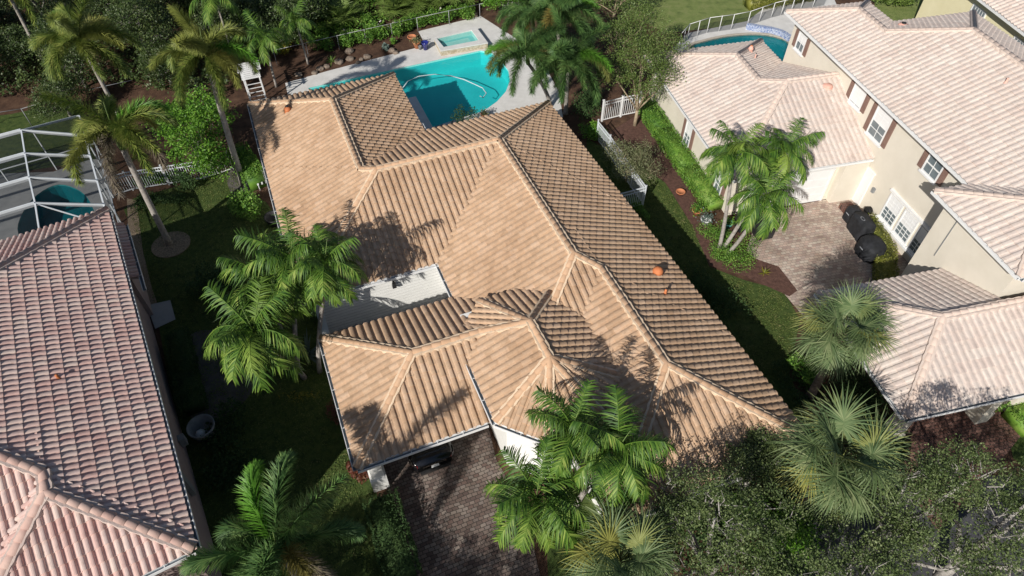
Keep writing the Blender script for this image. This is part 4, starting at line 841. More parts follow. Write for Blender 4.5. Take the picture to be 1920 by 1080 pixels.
# palmetto band and flowering shrubs behind the pool
PM = 'saw palmetto clump of stiff sunny fans behind the pool fence'
pp = palm(PM, (-12.0, 51.0), (-12.0, 51.0, .4), 'palmetto', 'palmetto', 16, name='saw_palmetto', shaft=0, spear=False, group='saw palmettos behind the pool', seed=41, cat='palmetto', trunk=False)
pp2 = palm(PM, (-9.0, 53.0), (-9.0, 53.0, .4), 'palmetto', 'palmetto', 18, name='saw_palmetto', shaft=0, spear=False, group='saw palmettos behind the pool', seed=42, cat='palmetto', trunk=False)
for k in range(46):
    px = rr.uniform(540, 905); py = rr.uniform(-70, 74 - (px - 540) * .16); q = at(px, py); copy_tree(rr.choice((pp, pp2)), (q[0], q[1], rr.uniform(-.1, .9)), rr.uniform(0, 6.28), sc=rr.uniform(1.0, 1.7))
SH = [(700, 62), (722, 58), (745, 50), (790, 40), (812, 33), (838, 28), (866, 20), (882, 16), (610, 80), (650, 74), (676, 68), (768, 44), (640, 50), (690, 40), (600, 60)]
for i, (px, py) in enumerate(SH):
    q = at(px, py + 14); bush('oleander_shrub', 'drooping green flowering shrub along the wire fence behind the pool', 'shrub', q, .85, .8, 1.15, 'hedge', 900, .15, 200 + i, 'flowering shrubs along the pool fence', 4)
fl_ = MB()
fb = []
for k in range(26):
    px = rr.choice((705, 740, 795, 835, 845, 820, 812, 650, 660)) + rr.uniform(-14, 14); q = at(px, 112 - (px - 540) * .22 + rr.uniform(-8, 8) - 14); fb.append((q[0], q[1], rr.uniform(.3, .8)))
V, F = leaf_quads(np.repeat(np.array(fb), 5, 0) + RNG.normal(size=(130, 3)) * .07, .14, 1.2, .9); o = link('blossom', np_mesh('blossom', V, F), M['petal']); o['kind'] = 'stuff'
bush('croton_bush', 'yellow variegated croton bush left of the pool mulch', 'shrub', at(530, 100), .7, .7, .9, 'croton', 500, .17, 231)
bush('croton_bush', 'yellow leaved bush in the thicket above the small palm', 'shrub', at(505, 40), .9, .8, 1.6, 'croton', 600, .2, 232)
tree('bush_tree', 'dark shrubby tree left of the pool deck behind the arbor', 'tree', (-17.6, 46.5), [(0, 0, 1.6, 1.3), (1.2, .3, 1.4, 1.1), (-1, .5, 1.5, 1.1)], 'jungle', 'bark', 90, 50, .14, .26, 133, .08, .012)
bush('yucca_plant', 'spiky pale plant in the mulch bed behind the pool', 'plant', at(725, 95), .35, .35, .5, 'agave', 160, .3, 233, lumps=3)
bush('potted_bush', 'small green plant in the mulch bed left of the terracotta pots', 'plant', at(738, 84), .3, .3, .5, 'hedge', 140, .2, 234, lumps=3)
bush('foundation_bush', 'dark round bush at the pool edge behind the tan roof', 'shrub', WM(-4.3, 3.2), .75, .6, 1.7, 'hedge_dark', 1500, .10, 235)
# left garden
bush('green_shrub', 'leafy green shrub beside the left eave of the tan roof', 'shrub', at(478, 398), 1.0, 1.0, 1.5, 'hedge', 2600, .14, 241)
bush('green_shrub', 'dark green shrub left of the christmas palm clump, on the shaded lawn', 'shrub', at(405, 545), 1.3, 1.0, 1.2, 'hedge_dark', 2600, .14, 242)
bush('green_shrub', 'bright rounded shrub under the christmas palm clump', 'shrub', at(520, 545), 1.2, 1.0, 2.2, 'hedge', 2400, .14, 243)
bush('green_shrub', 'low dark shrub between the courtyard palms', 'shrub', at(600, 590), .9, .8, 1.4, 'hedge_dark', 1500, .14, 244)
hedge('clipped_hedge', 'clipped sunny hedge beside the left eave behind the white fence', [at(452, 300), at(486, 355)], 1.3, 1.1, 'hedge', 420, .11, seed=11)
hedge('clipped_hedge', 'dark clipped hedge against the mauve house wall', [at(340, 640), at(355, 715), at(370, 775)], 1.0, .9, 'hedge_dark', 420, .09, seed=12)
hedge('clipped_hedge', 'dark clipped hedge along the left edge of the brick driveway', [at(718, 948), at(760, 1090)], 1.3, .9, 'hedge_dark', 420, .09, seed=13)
bush('low_shrub', 'low bright green shrub behind the white fence under the foxtail palm', 'shrub', at(292, 345), .9, .7, .9, 'ficus', 1300, .13, 245)
bush('low_shrub', 'dense dark green shrub in front of the picket fence left of the tall palm', 'shrub', at(352, 352), .8, .5, 1.2, 'hedge_dark', 1500, .12, 273)
bush('low_shrub', 'small dark shrub by the lawn left of the round bed palm', 'shrub', at(275, 385), .8, .6, .7, 'hedge_dark', 1000, .12, 246)
bush('low_shrub', 'low green shrub strip beside the wire fence by the gravel', 'shrub', at(330, 380), 1.0, .5, .5, 'hedge_dark', 900, .1, 247)
bush('weed_clump', 'loose leafy clump in the dark bed right of the grey tub', 'plant', at(440, 815), 1.3, 1.3, .6, 'hedge_dark', 1500, .14, 248)
bush('weed_clump', 'dark ground plants near the bottom foxtail palm', 'plant', at(430, 900), 1.3, 1.6, .5, 'hedge_dark', 1500, .14, 249)
bush('red_shrub', 'red leaved shrub against the left side of the garage', 'shrub', at(640, 765), .45, 1.2, .7, 'redleaf', 900, .12, 250)
bush('red_shrub', 'reddish cordyline at the garage corner column', 'shrub', at(672, 895), .5, .5, .9, 'redleaf', 500, .16, 251)
bush('yellow_flowers', 'small yellow flowering clump in the shaded lawn near the garage', 'plant', at(560, 742), .9, .35, .2, 'croton', 160, .10, 252)
def spiky(name, label, c, n, L, w, mat, seed, e=(15, 75)):
    rnd = random.Random(seed); V = []; F = []
    for i in range(n):
        a = i * 2.4; el = radians(rnd.uniform(*e)); d = Vector((cos(a) * cos(el), sin(a) * cos(el), sin(el))); sd = d.cross(Vector((0, 0, 1))).normalized(); ribbon(Vector((0, 0, .08)), d, sd, L * rnd.uniform(.8, 1.1), w, 4, .5, V, F)
    o = link(name, np_mesh(name, V, F), M[mat]); o.location = (c[0], c[1], 0); tag(o, label, 'plant'); return o
spiky('agave_plant', 'large grey-green agave at the foot of the courtyard palm', at(578, 668), 20, 1.25, .17, 'agave', 5)
spiky('spider_lily', 'small strappy green plant on the mulch behind the pool deck', at(622, 118), 14, .6, .06, 'hedge', 6)
spiky('bromeliad_plant', 'tiny orange striped plant by the pink paved drive', at(1432, 514), 14, .4, .06, 'croton', 7)
# right garden
hedge('box_hedge', 'long sunny hedge along the side wall of the cream house', [at(1208, 205), at(1240, 255), at(1290, 325), at(1340, 395)], 1.25, .75, 'hedge', 430, .09, seed=21)
bush('ground_cover_shrub', 'low spreading shrub around the two palm trunks', 'shrub', at(1388, 480), 1.5, 1.1, .55, 'hedge', 4200, .08, 261, lumps=9)
bush('ground_cover_shrub', 'low spreading shrub behind the teal pot', 'shrub', at(1345, 440), .9, .8, .6, 'hedge', 2200, .08, 262, lumps=6)
hedge('golden_hedge', 'golden green hedge between the black grill covers and the windows', [WR(7.75, -2.0), WR(7.4, -4.4), WR(6.2, -6.4), WR(5.6, -8.0)], 1.05, .65, 'hedge_gold', 430, .09, seed=22)
bush('fern_foliage', 'dark green fern patch beside the right eave of the tan roof', 'plant', at(1345, 560), .8, 2.0, .6, 'hedge_dark', 2200, .12, 263, lumps=8, rz=.45)
bush('fern_foliage', 'bright shrub patch between the tan roof corner and the white side fence', 'shrub', at(1110, 260), .7, 1.3, .9, 'ficus', 1800, .13, 264, lumps=6, rz=.4)
bush('fern_foliage', 'green strip of shrubs below the corner of the white side fence', 'plant', at(1195, 392), .4, 1.0, .5, 'hedge', 800, .11, 265, lumps=5, rz=.5)
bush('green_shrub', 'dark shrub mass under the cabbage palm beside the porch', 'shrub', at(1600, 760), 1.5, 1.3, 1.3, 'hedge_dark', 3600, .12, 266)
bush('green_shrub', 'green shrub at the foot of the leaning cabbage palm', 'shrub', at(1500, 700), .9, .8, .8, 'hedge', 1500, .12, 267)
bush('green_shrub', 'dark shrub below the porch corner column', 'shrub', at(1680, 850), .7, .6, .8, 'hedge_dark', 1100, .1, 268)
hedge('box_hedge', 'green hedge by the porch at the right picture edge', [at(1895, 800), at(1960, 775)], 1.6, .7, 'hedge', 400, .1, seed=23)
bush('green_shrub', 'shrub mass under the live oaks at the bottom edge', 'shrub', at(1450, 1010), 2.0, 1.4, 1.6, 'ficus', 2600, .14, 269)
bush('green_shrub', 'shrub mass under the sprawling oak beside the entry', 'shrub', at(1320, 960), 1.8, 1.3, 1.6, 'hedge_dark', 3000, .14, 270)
hedge('croton_hedge', 'yellow green hedge along the mesh pool fence at the top right', [at(1400, 16), at(1520, -4)], 1.2, .9, 'hedge_gold', 300, .13, seed=24)
bush('green_shrub', 'leafy shrub at the far right corner of the tan roof pool', 'shrub', at(1105, 205), 1.3, 1.6, 1.4, 'hedge_dark', 2400, .13, 271)
bush('fan_shrub', 'bright fan leaved shrub behind the big pale roof at the top', 'shrub', at(1670, 8), 1.6, 1.2, 1.2, 'palmetto', 1200, .25, 272)
tree('background_tree', 'loose tree at the top edge between the poolside palms and the lawn', 'tree', at(1150, 40), [(0, 0, 2.0, 1.4), (1.5, .4, 2.4, 1.3), (-1.6, .4, 1.8, 1.3), (.4, 1.6, 2.6, 1.4)], 'crape', 'bark_tan', 170, 40, .12, .3, 134, .1, .016)
tree('background_tree', 'dark leafy tree at the right edge beside the yellow house', 'tree', (at(1900, 60)[0], at(1900, 60)[1]), [(0, 0, 3.0, 1.5), (1.2, -.6, 2.8, 1.3), (-.6, .8, 3.4, 1.2)], 'oak', 'bark', 120, 50, .12, .28, 135, .1, .014)

# ------------------------------------------------------------------ fences
def picket_fence(name, label, pts, h=1.35, mat='white', gap=.12, post=1.9, cat='fence', group=None, w=.025, pw=.06):
    root = empty(name, label, cat, (pts[0][0], pts[0][1], 0), 0, group); ox, oy = pts[0][0], pts[0][1]
    pk = MB(); rl = MB()
    for a, b in zip(pts[:-1], pts[1:]):
        a = (a[0] - ox, a[1] - oy); b = (b[0] - ox, b[1] - oy); L = hypot(b[0] - a[0], b[1] - a[1]); dx, dy = (b[0] - a[0]) / L, (b[1] - a[1]) / L
        for z in (h - .03, h - .25, .12): rl.bar((a[0], a[1], z), (b[0], b[1], z), .04, .05)
        n = int(L / gap)
        for i in range(1, n): x, y = a[0] + dx * L * i / n, a[1] + dy * L * i / n; pk.box((x, y, h / 2 + .03), (w, w, h - .1), atan2(dy, dx))
        k = max(1, round(L / post))
        for i in range(k + 1):
            x, y = a[0] + dx * L * i / k, a[1] + dy * L * i / k; p = MB().box((x, y, h / 2 + .05), (pw, pw, h + .1), atan2(dy, dx)); p.box((x, y, h + .12), (pw * 1.4, pw * 1.4, .04), atan2(dy, dx)); p.done('post', M[mat], root)
    rl.done('rail', M[mat], root); pk.done('picket_row', M[mat], root); return root
def wire_fence(name, label, pts, h=1.2, mat='alu', post=2.4, cat='fence', r=.022, rails=(1.0,), mesh=False):
    root = empty(name, label, cat, (pts[0][0], pts[0][1], 0)); ox, oy = pts[0][0], pts[0][1]; rl = MB(); ms = MB()
    for a, b in zip(pts[:-1], pts[1:]):
        a = (a[0] - ox, a[1] - oy); b = (b[0] - ox, b[1] - oy); L = hypot(b[0] - a[0], b[1] - a[1])
        for q in rails: rl.tube([(a[0], a[1], h * q), (b[0], b[1], h * q)], r, 5)
        if mesh: ms.add([(a[0], a[1], .03), (b[0], b[1], .03), (b[0], b[1], h), (a[0], a[1], h)], [(0, 1, 2, 3)])
        k = max(1, round(L / post))
        for i in range(k): x, y = a[0] + (b[0] - a[0]) * i / k, a[1] + (b[1] - a[1]) * i / k; MB().tube([(x, y, 0), (x, y, h * 1.02)], r * 1.3, 5).done('post', M[mat], root)
    rl.done('rail', M[mat], root)
    if mesh: ms.done('fence_mesh', M['screen'], root)
    return root
picket_fence('picket_fence', 'short white picket fence section beside the tall foxtail palm trunk', [at(384, 336), at(438, 318)], gap=.13)
picket_fence('picket_fence', 'pale picket fence running under the foxtail palm beside the screened pool', [at(205, 372), at(250, 357), at(384, 336)], gap=.13, mat='alu')  # duller metal colour stands in for the shade on this section
picket_fence('picket_gate_fence', 'white picket fence and gate between the pool palms and the tan trunked tree', [at(1128, 228), at(1163, 219), at(1197, 212)], 1.5, gap=.14, pw=.10, post=1.0)
picket_fence('picket_fence', 'pale metal side fence along the right of the tan roof with an open corner', [at(1118, 262), at(1140, 290), at(1160, 320), at(1205, 385), at(1150, 400)], 1.4, 'alu', gap=.12)
wire_fence('wire_fence', 'thin wire fence across the bare soil above the screened pool', [at(-40, 252), at(60, 236), at(160, 205), at(262, 182)], 1.3, 'alu_dark')
wire_fence('wire_fence', 'wire fence with white top rail behind the flowering shrubs and pool', [at(520, 122), at(637, 94), at(784, 60), at(900, 34), at(985, 14)], 1.15, 'alu_pale', r=.016, rails=(1.0,))
wire_fence('mesh_fence', 'pale mesh child safety fence on the deck of the curved pool', [at(1272, 92), at(1288, 74), at(1325, 62), at(1370, 56), at(1400, 50), at(1445, 34), at(1500, 20), at(1545, 10)], 1.25, 'white', 1.1, rails=(1.0,), mesh=True)
# white garden arbor behind the left corner of the tan roof
A0 = at(486, 190); root = empty('garden_arbor', 'white slatted garden arbor behind the left corner of the tan roof', 'arbor', (A0[0], A0[1], 0), -AM)
for sx in (-.5, .5):
    for sy in (-.9, .9): MB().box((sx, sy, 1.1), (.09, .09, 2.2)).done('post', M['white'], root)
for sx in (-.5, .5): MB().box((sx, 0, 2.24), (.06, 2.3, .12)).done('beam', M['white'], root)
m = MB()
for k in range(9): m.box((0, -1.0 + k * .25, 2.35), (1.5 if k > 3 else 1.2, .06, .09))
m.done('slat_row', M['white'], root)
m = MB()
for k in range(6): m.box((-.5, -.9, .3 + k * .3), (.02, .02, .02)); m.box((.0, -.9 , .35 + k * .3), (1.0, .03, .04))
m.done('lattice', M['white'], root)
# ------------------------------------------------------------------ screened pool enclosure (left)
root = empty('pool_enclosure', 'white framed screen enclosure over the round pool at the left edge', 'pool enclosure', (0, 0, 0))
nz, rz_ = 4.2, 3.0
nodes = [Vector(at(*p, nz)) for p in ((40, 245), (47, 289), (55, 334), (66, 382))]; rails = [Vector(at(*p, rz_)) for p in ((150, 214), (168, 293), (181, 340), (196, 385))]
bd = Vector((sin(AL_ + pi / 2), cos(AL_ + pi / 2), 0)); ad = Vector((sin(AL_), cos(AL_), 0))
fr = MB(); sc_ = MB()
for i, (n, r) in enumerate(zip(nodes, rails)):
    fr.bar(n, n - bd * 13, .07, .24); r2 = r if i else (rails[1] + ad * 2.2); fr.bar(n, r2 if i else r2, .06, .18)
    fr.bar(r2, (r2.x, r2.y, 0), .07, .07)
nn = nodes + [nodes[-1] - ad * 2.5]; r0 = rails[1] + ad * 2.2; rl_ = [r0] + rails[1:] + [rails[-1] - ad * 2.0]
for a, b in zip(nn[:-1], nn[1:]): fr.bar(a, b, .07, .07)
back0 = r0 + ad * 2.3; fr.bar(r0, back0, .06, .06); fr.bar(rails[-1] - ad * 2.0, r0, .08, .08); fr.bar(back0, back0 - bd * 14, .06, .06); fr.bar(nodes[0], back0 - bd * .2, .05, .12)
fr.bar(nodes[3], rails[3] - ad * 1.8, .05, .06); fr.bar(nodes[0] - bd * 4.4, back0 - bd * 7, .05, .12)
for k in range(5): q = back0 - bd * (k * 2.6); fr.bar(q, (q.x, q.y, 0), .06, .06)
for zz in (1.0,): fr.bar((back0.x, back0.y, zz), tuple((back0 - bd * 14).to_2d()) + (zz,), .05, .05); fr.bar((back0.x, back0.y, zz), (rails[-1].x, rails[-1].y, zz), .05, .05)
for a, b, c, d in zip(nn[:-1], nn[1:], rl_[1:], rl_[:-1]): sc_.add([a, b, c, d], [(0, 1, 2, 3)]); sc_.add([a - bd * 13, b - bd * 13, b, a], [(0, 1, 2, 3)])
def dn(v): return (v.x, v.y, 0.02)
for a, b in zip(rl_[:-1], rl_[1:]): sc_.add([a, b, dn(b), dn(a)], [(0, 1, 2, 3)])
sc_.add([back0, back0 - bd * 14, dn(back0 - bd * 14), dn(back0)], [(0, 1, 2, 3)]); sc_.add([nodes[0], back0, back0 - bd * 14, nodes[0] - bd * 13], [(0, 1, 2, 3)])
sc_.add([back0, r0, dn(r0), dn(back0)], [(0, 1, 2, 3)]); sc_.add([back0, r0, nodes[0]], [(0, 1, 2)])
fr.done('frame', M['alu'], root); sc_.done('screen_panel', M['screen'], root)
# ------------------------------------------------------------------ spa, pots, hose, boulders by the pool
S4 = [at(*p, .45) for p in ((813, 70), (892.5, 49.7), (915, 80), (826, 95))]; I4 = [at(*p, .45) for p in ((818, 71), (884, 56), (898, 75), (832, 88))]
root = empty('raised_spa', 'raised square spa with white rim spilling into the turquoise pool', 'spa', (0, 0, 0)); rim = MB()
vs = [(*p[:2], .45) for p in S4] + [(*p[:2], .45) for p in I4] + [(*p[:2], .37) for p in S4] + [(*p[:2], -.2) for p in I4]
for i in range(4):
    j = (i + 1) % 4; rim.add([vs[i], vs[j], vs[4 + j], vs[4 + i]], [(3, 2, 1, 0)]); rim.add([vs[i], vs[j], vs[8 + j], vs[8 + i]], [(0, 1, 2, 3)]); rim.add([vs[4 + i], vs[4 + j], vs[12 + j], vs[12 + i]], [(3, 2, 1, 0)])
rim.done('spa_rim', M['deck'], root)
def inset(poly, k):
    cx = sum(p[0] for p in poly) / 4; cy = sum(p[1] for p in poly) / 4; return [(cx + (p[0] - cx) * k, cy + (p[1] - cy) * k) for p in poly]
MB().prism(inset(S4, .985), -.2, .372, False).done('spa_wall', M['stone'], root)
MB().add([(*p[:2], -.35) for p in I4], [(3, 2, 1, 0)]).done('spa_floor', M['spa_plaster'], root); st = inset(I4, .72)
bn = MB()
for i in range(4):
    j = (i + 1) % 4; bn.add([(*I4[i][:2], .02), (*I4[j][:2], .02), (*st[j], .02), (*st[i], .02), (*st[j], -.34), (*st[i], -.34)], [(3, 2, 1, 0), (2, 3, 5, 4)])
bn.done('spa_bench', M['spa_plaster'], root); MB().add([(*p[:2], .36) for p in I4], [(3, 2, 1, 0)]).done('spa_water', M['spa_water'], root)
hs = MB(); hp = [at(*p, -.08) for p in ((755, 165), (765, 152), (785, 143), (815, 139), (845, 142), (870, 149), (890, 158), (905, 165), (912, 175), (906, 183), (900, 180))]; hs.tube(hp, .035, 6)
tag(hs.done('pool_hose', M['hose'], None), 'pale curved cleaner hose floating on the turquoise pool', 'hose')
def pot(label, c, r, h, mat, plant=None, z=0.0, seed=1):
    root = empty('plant_pot', label, 'plant pot', (c[0], c[1], z)); MB().lathe((0, 0, 0), [(0, .01), (r * .62, .01), (r * .95, h * .8), (r * 1.08, h * .86), (r * 1.08, h), (r * .92, h), (r * .88, h * .85), (0, h * .84)], 18).done('pot', M[mat], root)
    if plant:
        rg = np.random.default_rng(seed); P = rg.normal(size=(260, 3)) * [r * .7, r * .7, r * .5] + [0, 0, h + r * .4]; V, F = leaf_quads(P, .12, .6); link('foliage', np_mesh('foliage', V, F), M[plant], root)
    return root
pot('terracotta pot with a leafy plant beside the raised spa', at(782, 90), .27, .5, 'terracotta', 'olive', seed=3); pot('wide terracotta pot behind the other pots by the spa', at(773, 76), .33, .35, 'terracotta')
pot('glossy dark blue ceramic pot beside the spa', at(798, 93), .25, .62, 'blue_glaze'); pot('small grey pot between the blue pot and the terracotta pots', at(788, 93), .13, .3, 'grey')
pot('terracotta pot on the pool coping behind the tan roof', at(908, 222), .22, .35, 'terracotta', 'olive', seed=4)
pot('empty terracotta bowl on the mulch beside the long sunny hedge', at(1275, 364), .26, .22, 'terracotta'); pot('orange pot with a green fern next to the end of the long hedge', at(1305, 402), .27, .35, 'terracotta', 'hedge', seed=5)
pot('white pot with a spiky plant between the hedge and the palm trunks', at(1321, 420), .27, .4, 'white', 'agave', seed=6); pot('teal ribbed ceramic pot behind the palm trunks', at(1362, 428), .26, .45, 'teal_glaze', 'hedge', seed=7)
def boulder(label, c, r, seed, group=None):
    bm = bmesh.new(); bmesh.ops.create_icosphere(bm, subdivisions=2, radius=r); rg = random.Random(seed)
    for v in bm.verts: v.co *= rg.uniform(.82, 1.12); v.co.z *= .55
    me = bpy.data.meshes.new('boulder'); bm.to_mesh(me); bm.free(); o = link('boulder', me, M['rock']); o.location = (c[0], c[1], r * .25); tag(o, label, 'boulder', group)
for i, (px, py, r) in enumerate([(600, 130, .3), (612, 126, .25), (636, 118, .35), (656, 112, .3), (672, 118, .2), (688, 108, .3), (735, 96, .3), (742, 100, .25), (590, 138, .25), (655, 98, .35), (678, 112, .2), (890, 30, .3), (560, 142, .3)]):
    boulder('brown garden rock in the mulch bed behind the pool deck', at(px, py), r, i, 'rocks in the mulch bed behind the pool')
# covered lounge chair by the pool edge, seen over the eave
root = empty('lounge_chair', 'grey covered lounge chair between the pool and the tan roof eave', 'lounge chair', WM(-5.3, 3.4), -AM + .1)
MB().box((0, 0, .38), (1.7, .62, .14)).box((-.65, 0, .55), (.5, .6, .10), 0, 1, 0).done('cushion', M['grey'], root)
for sx in (-.7, .7):
    for sy in (-.25, .25): MB().box((sx, sy, .16), (.06, .06, .32)).done('leg', M['black_plastic'], root)
# ------------------------------------------------------------------ black covers, boxes, tubs
def cloth_cover(label, c, rz, dims, dome=.0, seed=1, mark=None, n=40, sq=3.5, shrink=1.1):
    "draped fabric cover: rounded box that flares and folds towards the ground"
    root = empty('grill_cover', label, 'grill cover', (c[0], c[1], 0), rz); w, d, h = dims; m = MB(); lv = 9; vs = []; rg = random.Random(seed)
    for i in range(lv + 1):
        t = i / lv
        for k in range(n):
            a = 2 * pi * k / n; ca, sa = cos(a), sin(a); r = (abs(ca) ** sq + abs(sa) ** sq) ** (-1 / sq); fl = 1 + .10 * (1 - t) + .05 * sin(k * 2.3 + seed) * (1 - t) + .02 * sin(k * 1.1 + t * 6)
            top = 1 if t < .82 else 1 - (t - .82) * shrink; zz = h * t * (1 - .0) + (.03 * sin(a * 3 + seed) if 0 < i < lv else 0)
            vs.append((ca * r * w / 2 * fl * top, sa * r * d / 2 * fl * top, zz))
    vs.append((0, 0, h * (1 + dome))); fs = [(i * n + k, i * n + (k + 1) % n, (i + 1) * n + (k + 1) % n, (i + 1) * n + k) for i in range(lv) for k in range(n)]
    fs += [(lv * n + k, lv * n + (k + 1) % n, len(vs) - 1) for k in range(n)]; m.add(vs, fs, True); m.done('cover', M['black_cloth'], root)
    if mark == 'oval':
        g = MB(); q = 22
        for (ra, rb) in ((.17, .10),):
            pts = [(-w / 2 * .62 + .10 * 0, 0, 0)]; v2 = []
            for k in range(q): a = 2 * pi * k / q; v2 += [(-.12 + rb * cos(a), .05 + ra * sin(a), h + .028), (-.12 + rb * .78 * cos(a), .05 + ra * .82 * sin(a), h + .028)]
            g.add(v2, [(2 * k, 2 * ((k + 1) % q), 2 * ((k + 1) % q) + 1, 2 * k + 1) for k in range(q)])
        g.done('cover_emblem', M['greymark'], root)
    elif mark == 'dash': MB().box((-w / 2 * 1.075, 0, h * .62), (.012, .26, .05), 0).done('cover_mark', M['greymark'], root)
    return root
cloth_cover('small black cloth cover, topmost of the three on the pink drive', WR(7.2, -1.55), -AR_, (.62, .62, .85), 0, 1, 'dash', sq=6, shrink=.4)
cloth_cover('black cloth grill cover with a pale oval emblem, middle of three', WR(7.05, -2.65), -AR_ - .08, (.75, 1.35, 1.05), .03, 2, 'oval', sq=9, shrink=.25)
cloth_cover('large rounded black cloth cover, lowest of the three on the pink drive', WR(6.7, -4.2), -AR_, (1.2, 1.4, .9), .12, 3, 'dash', sq=2.4)
def bin_(label, c, rz, w, d, h, z=0):
    root = empty('storage_bin', label, 'storage bin', (c[0], c[1], 0), rz); MB().box((0, 0, h * .45), (w * .94, d * .94, h * .9), 0, 1.04).done('body', M['black_plastic'], root)
    l = MB().box((0, 0, h * .93), (w * 1.04, d * 1.04, h * .08), 0, .97); l.box((0, 0, h * .985), (w * .86, d * .86, h * .05), 0, .9); l.done('lid', M['black_plastic'], root); return root
bin_('black storage box against the garage wall behind the slanting palm trunk', WR(1.15, -.75), -AR_, 1.15, .8, .95); bin_('black storage box in front, its lid lit at the corner of the pink drive', WR(1.75, -1.55), -AR_, .95, .85, .75)
root = empty('round_tub', 'round grey plastic tub with something white inside, beside the mauve house', 'tub', at(385, 812))
MB().lathe((0, 0, 0), [(0, .04), (.42, .04), (.52, .62), (.58, .64), (.58, .58), (.45, .0), (.0, .0)], 22).done('tub', M['grey'], root); MB().lathe((-.1, -.12, .04), [(.2, .0), (.22, .18), (.1, .3), (0, .31)], 7).done('white_bag', M['white'], root)
root = empty('round_tub', 'dark round tub beside the left eave of the tan roof', 'tub', at(516, 418)); MB().lathe((0, 0, 0), [(0, .04), (.36, .04), (.44, .5), (.5, .52), (.5, .46), (.38, .0), (.0, .0)], 20).done('tub', M['black_plastic'], root)
root = empty('folding_chair', 'black and white striped folding chair beside the left eave of the tan roof', 'chair', at(496, 350), .4)
for k in range(6): MB().box((-.3 + k * .12, 0, .42), (.09, .55, .03)).done('seat_slat', M['white' if k % 2 == 0 else 'black_plastic'], root)
MB().box((0, .32, .66), (.7, .05, .5), 0, 1, -.2).done('backrest', M['white'], root)
for sx in (-.3, .3):
    for sy in (-.22, .22): MB().box((sx, sy, .2), (.04, .04, .4)).done('leg', M['white'], root)
root = empty('watering_can', 'green watering can by the foot of the tall palm at the left eave', 'watering can', at(474, 338)); MB().lathe((0, 0, 0), [(0, 0), (.16, 0), (.15, .3), (.06, .34), (0, .34)], 14).done('can', M['green_plastic'], root); MB().tube([(.12, 0, .1), (.32, 0, .36)], .03, 6).done('spout', M['green_plastic'], root); MB().tube([(-.14, 0, .08), (-.26, 0, .2), (-.2, 0, .36), (-.05, 0, .34)], .018, 5).done('handle', M['green_plastic'], root)
tag(MB().lathe(at(470, 352), [(0, .02), (.35, .02), (.42, .1), (.2, .45), (.1, .5), (0, .5)], 10).done('charcoal_cover', M['black_cloth']), 'black cloth covered object at the foot of the tall palm by the eave', 'cover')
# brick planter step beside the hedge corner
tag(MB().box((*WR(7.5, -.75)[:2], .16), (.7, .6, .3), -AR_).done('brick_step', M['paver_red']), 'low red brick step behind the topmost black cover', 'step')
# raised wall of the curved pool with blue mosaic
wl = MB(); wp = [WRp for WRp in [at(*p, .0) for p in ((1398, 54), (1420, 58), (1445, 62), (1465, 68), (1480, 78))]]
for a, b in zip(wp[:-1], wp[1:]): wl.bar((a[0], a[1], .22), (b[0], b[1], .22), .3, .45)
tag(wl.done('mosaic_wall', M['bluetile']), 'raised blue mosaic wall along the curved pool', 'pool wall')
cp = MB(); 
for lp in (rpool,):
    n = len(lp); cx = sum(p[0] for p in lp) / n; cy = sum(p[1] for p in lp) / n
    o2 = [(cx + (p[0] - cx) * 1.07, cy + (p[1] - cy) * 1.07) for p in lp]
    cp.add([(*p, .05) for p in lp] + [(*p, .05) for p in o2] + [(*p, -.12) for p in lp], [(i, (i + 1) % n, n + (i + 1) % n, n + i) for i in range(n)] + [(i, 2 * n + i, 2 * n + (i + 1) % n, (i + 1) % n) for i in range(n)])
o = cp.done('pool_coping', M['coping']); o['kind'] = 'structure'
# ------------------------------------------------------------------ black car under the garage roof
cc = at(815, 868, .8); root = empty('parked_car', 'black car parked under the garage roof with its rear showing', 'car', (cc[0], cc[1], 0), -AM)
secs = [(0.0, .72, .42, .80, .84, .62), (.06, .84, .30, .90, .96, .70), (.22, .90, .26, .96, 1.02, .74), (.55, .92, .24, .98, 1.16, .70), (1.0, .93, .22, .98, 1.38, .62), (1.7, .93, .22, .97, 1.45, .60), (2.6, .93, .22, .95, 1.40, .58), (3.3, .92, .24, .92, 1.02, .66), (4.1, .88, .26, .82, .86, .66), (4.5, .76, .34, .66, .70, .58), (4.6, .62, .42, .56, .58, .5)]
b = MB(); vs = []; nv = 12
for (y, hw, zb, zs, zr, hr) in secs: vs += [(-hw * .9, y, zb), (-hw, y, zb + .14), (-hw, y, zs - .12), (-hw * .97, y, zs), (-hr, y, zr - .05), (-hr * .8, y, zr), (hr * .8, y, zr), (hr, y, zr - .05), (hw * .97, y, zs), (hw, y, zs - .12), (hw, y, zb + .14), (hw * .9, y, zb)]
fs = [(i * nv + k, i * nv + (k + 1) % nv, (i + 1) * nv + (k + 1) % nv, (i + 1) * nv + k) for i in range(len(secs) - 1) for k in range(nv)] + [tuple(range(nv)), tuple(range((len(secs) - 1) * nv, len(secs) * nv))[::-1]]
b.add(vs, fs, True); body = b.done('body', M['carpaint'], root)
MB().add([(-.62, .33, 1.075), (.62, .33, 1.075), (.56, .96, 1.385), (-.56, .96, 1.385)], [(0, 1, 2, 3)]).done('rear_window', M['carglass'], root)
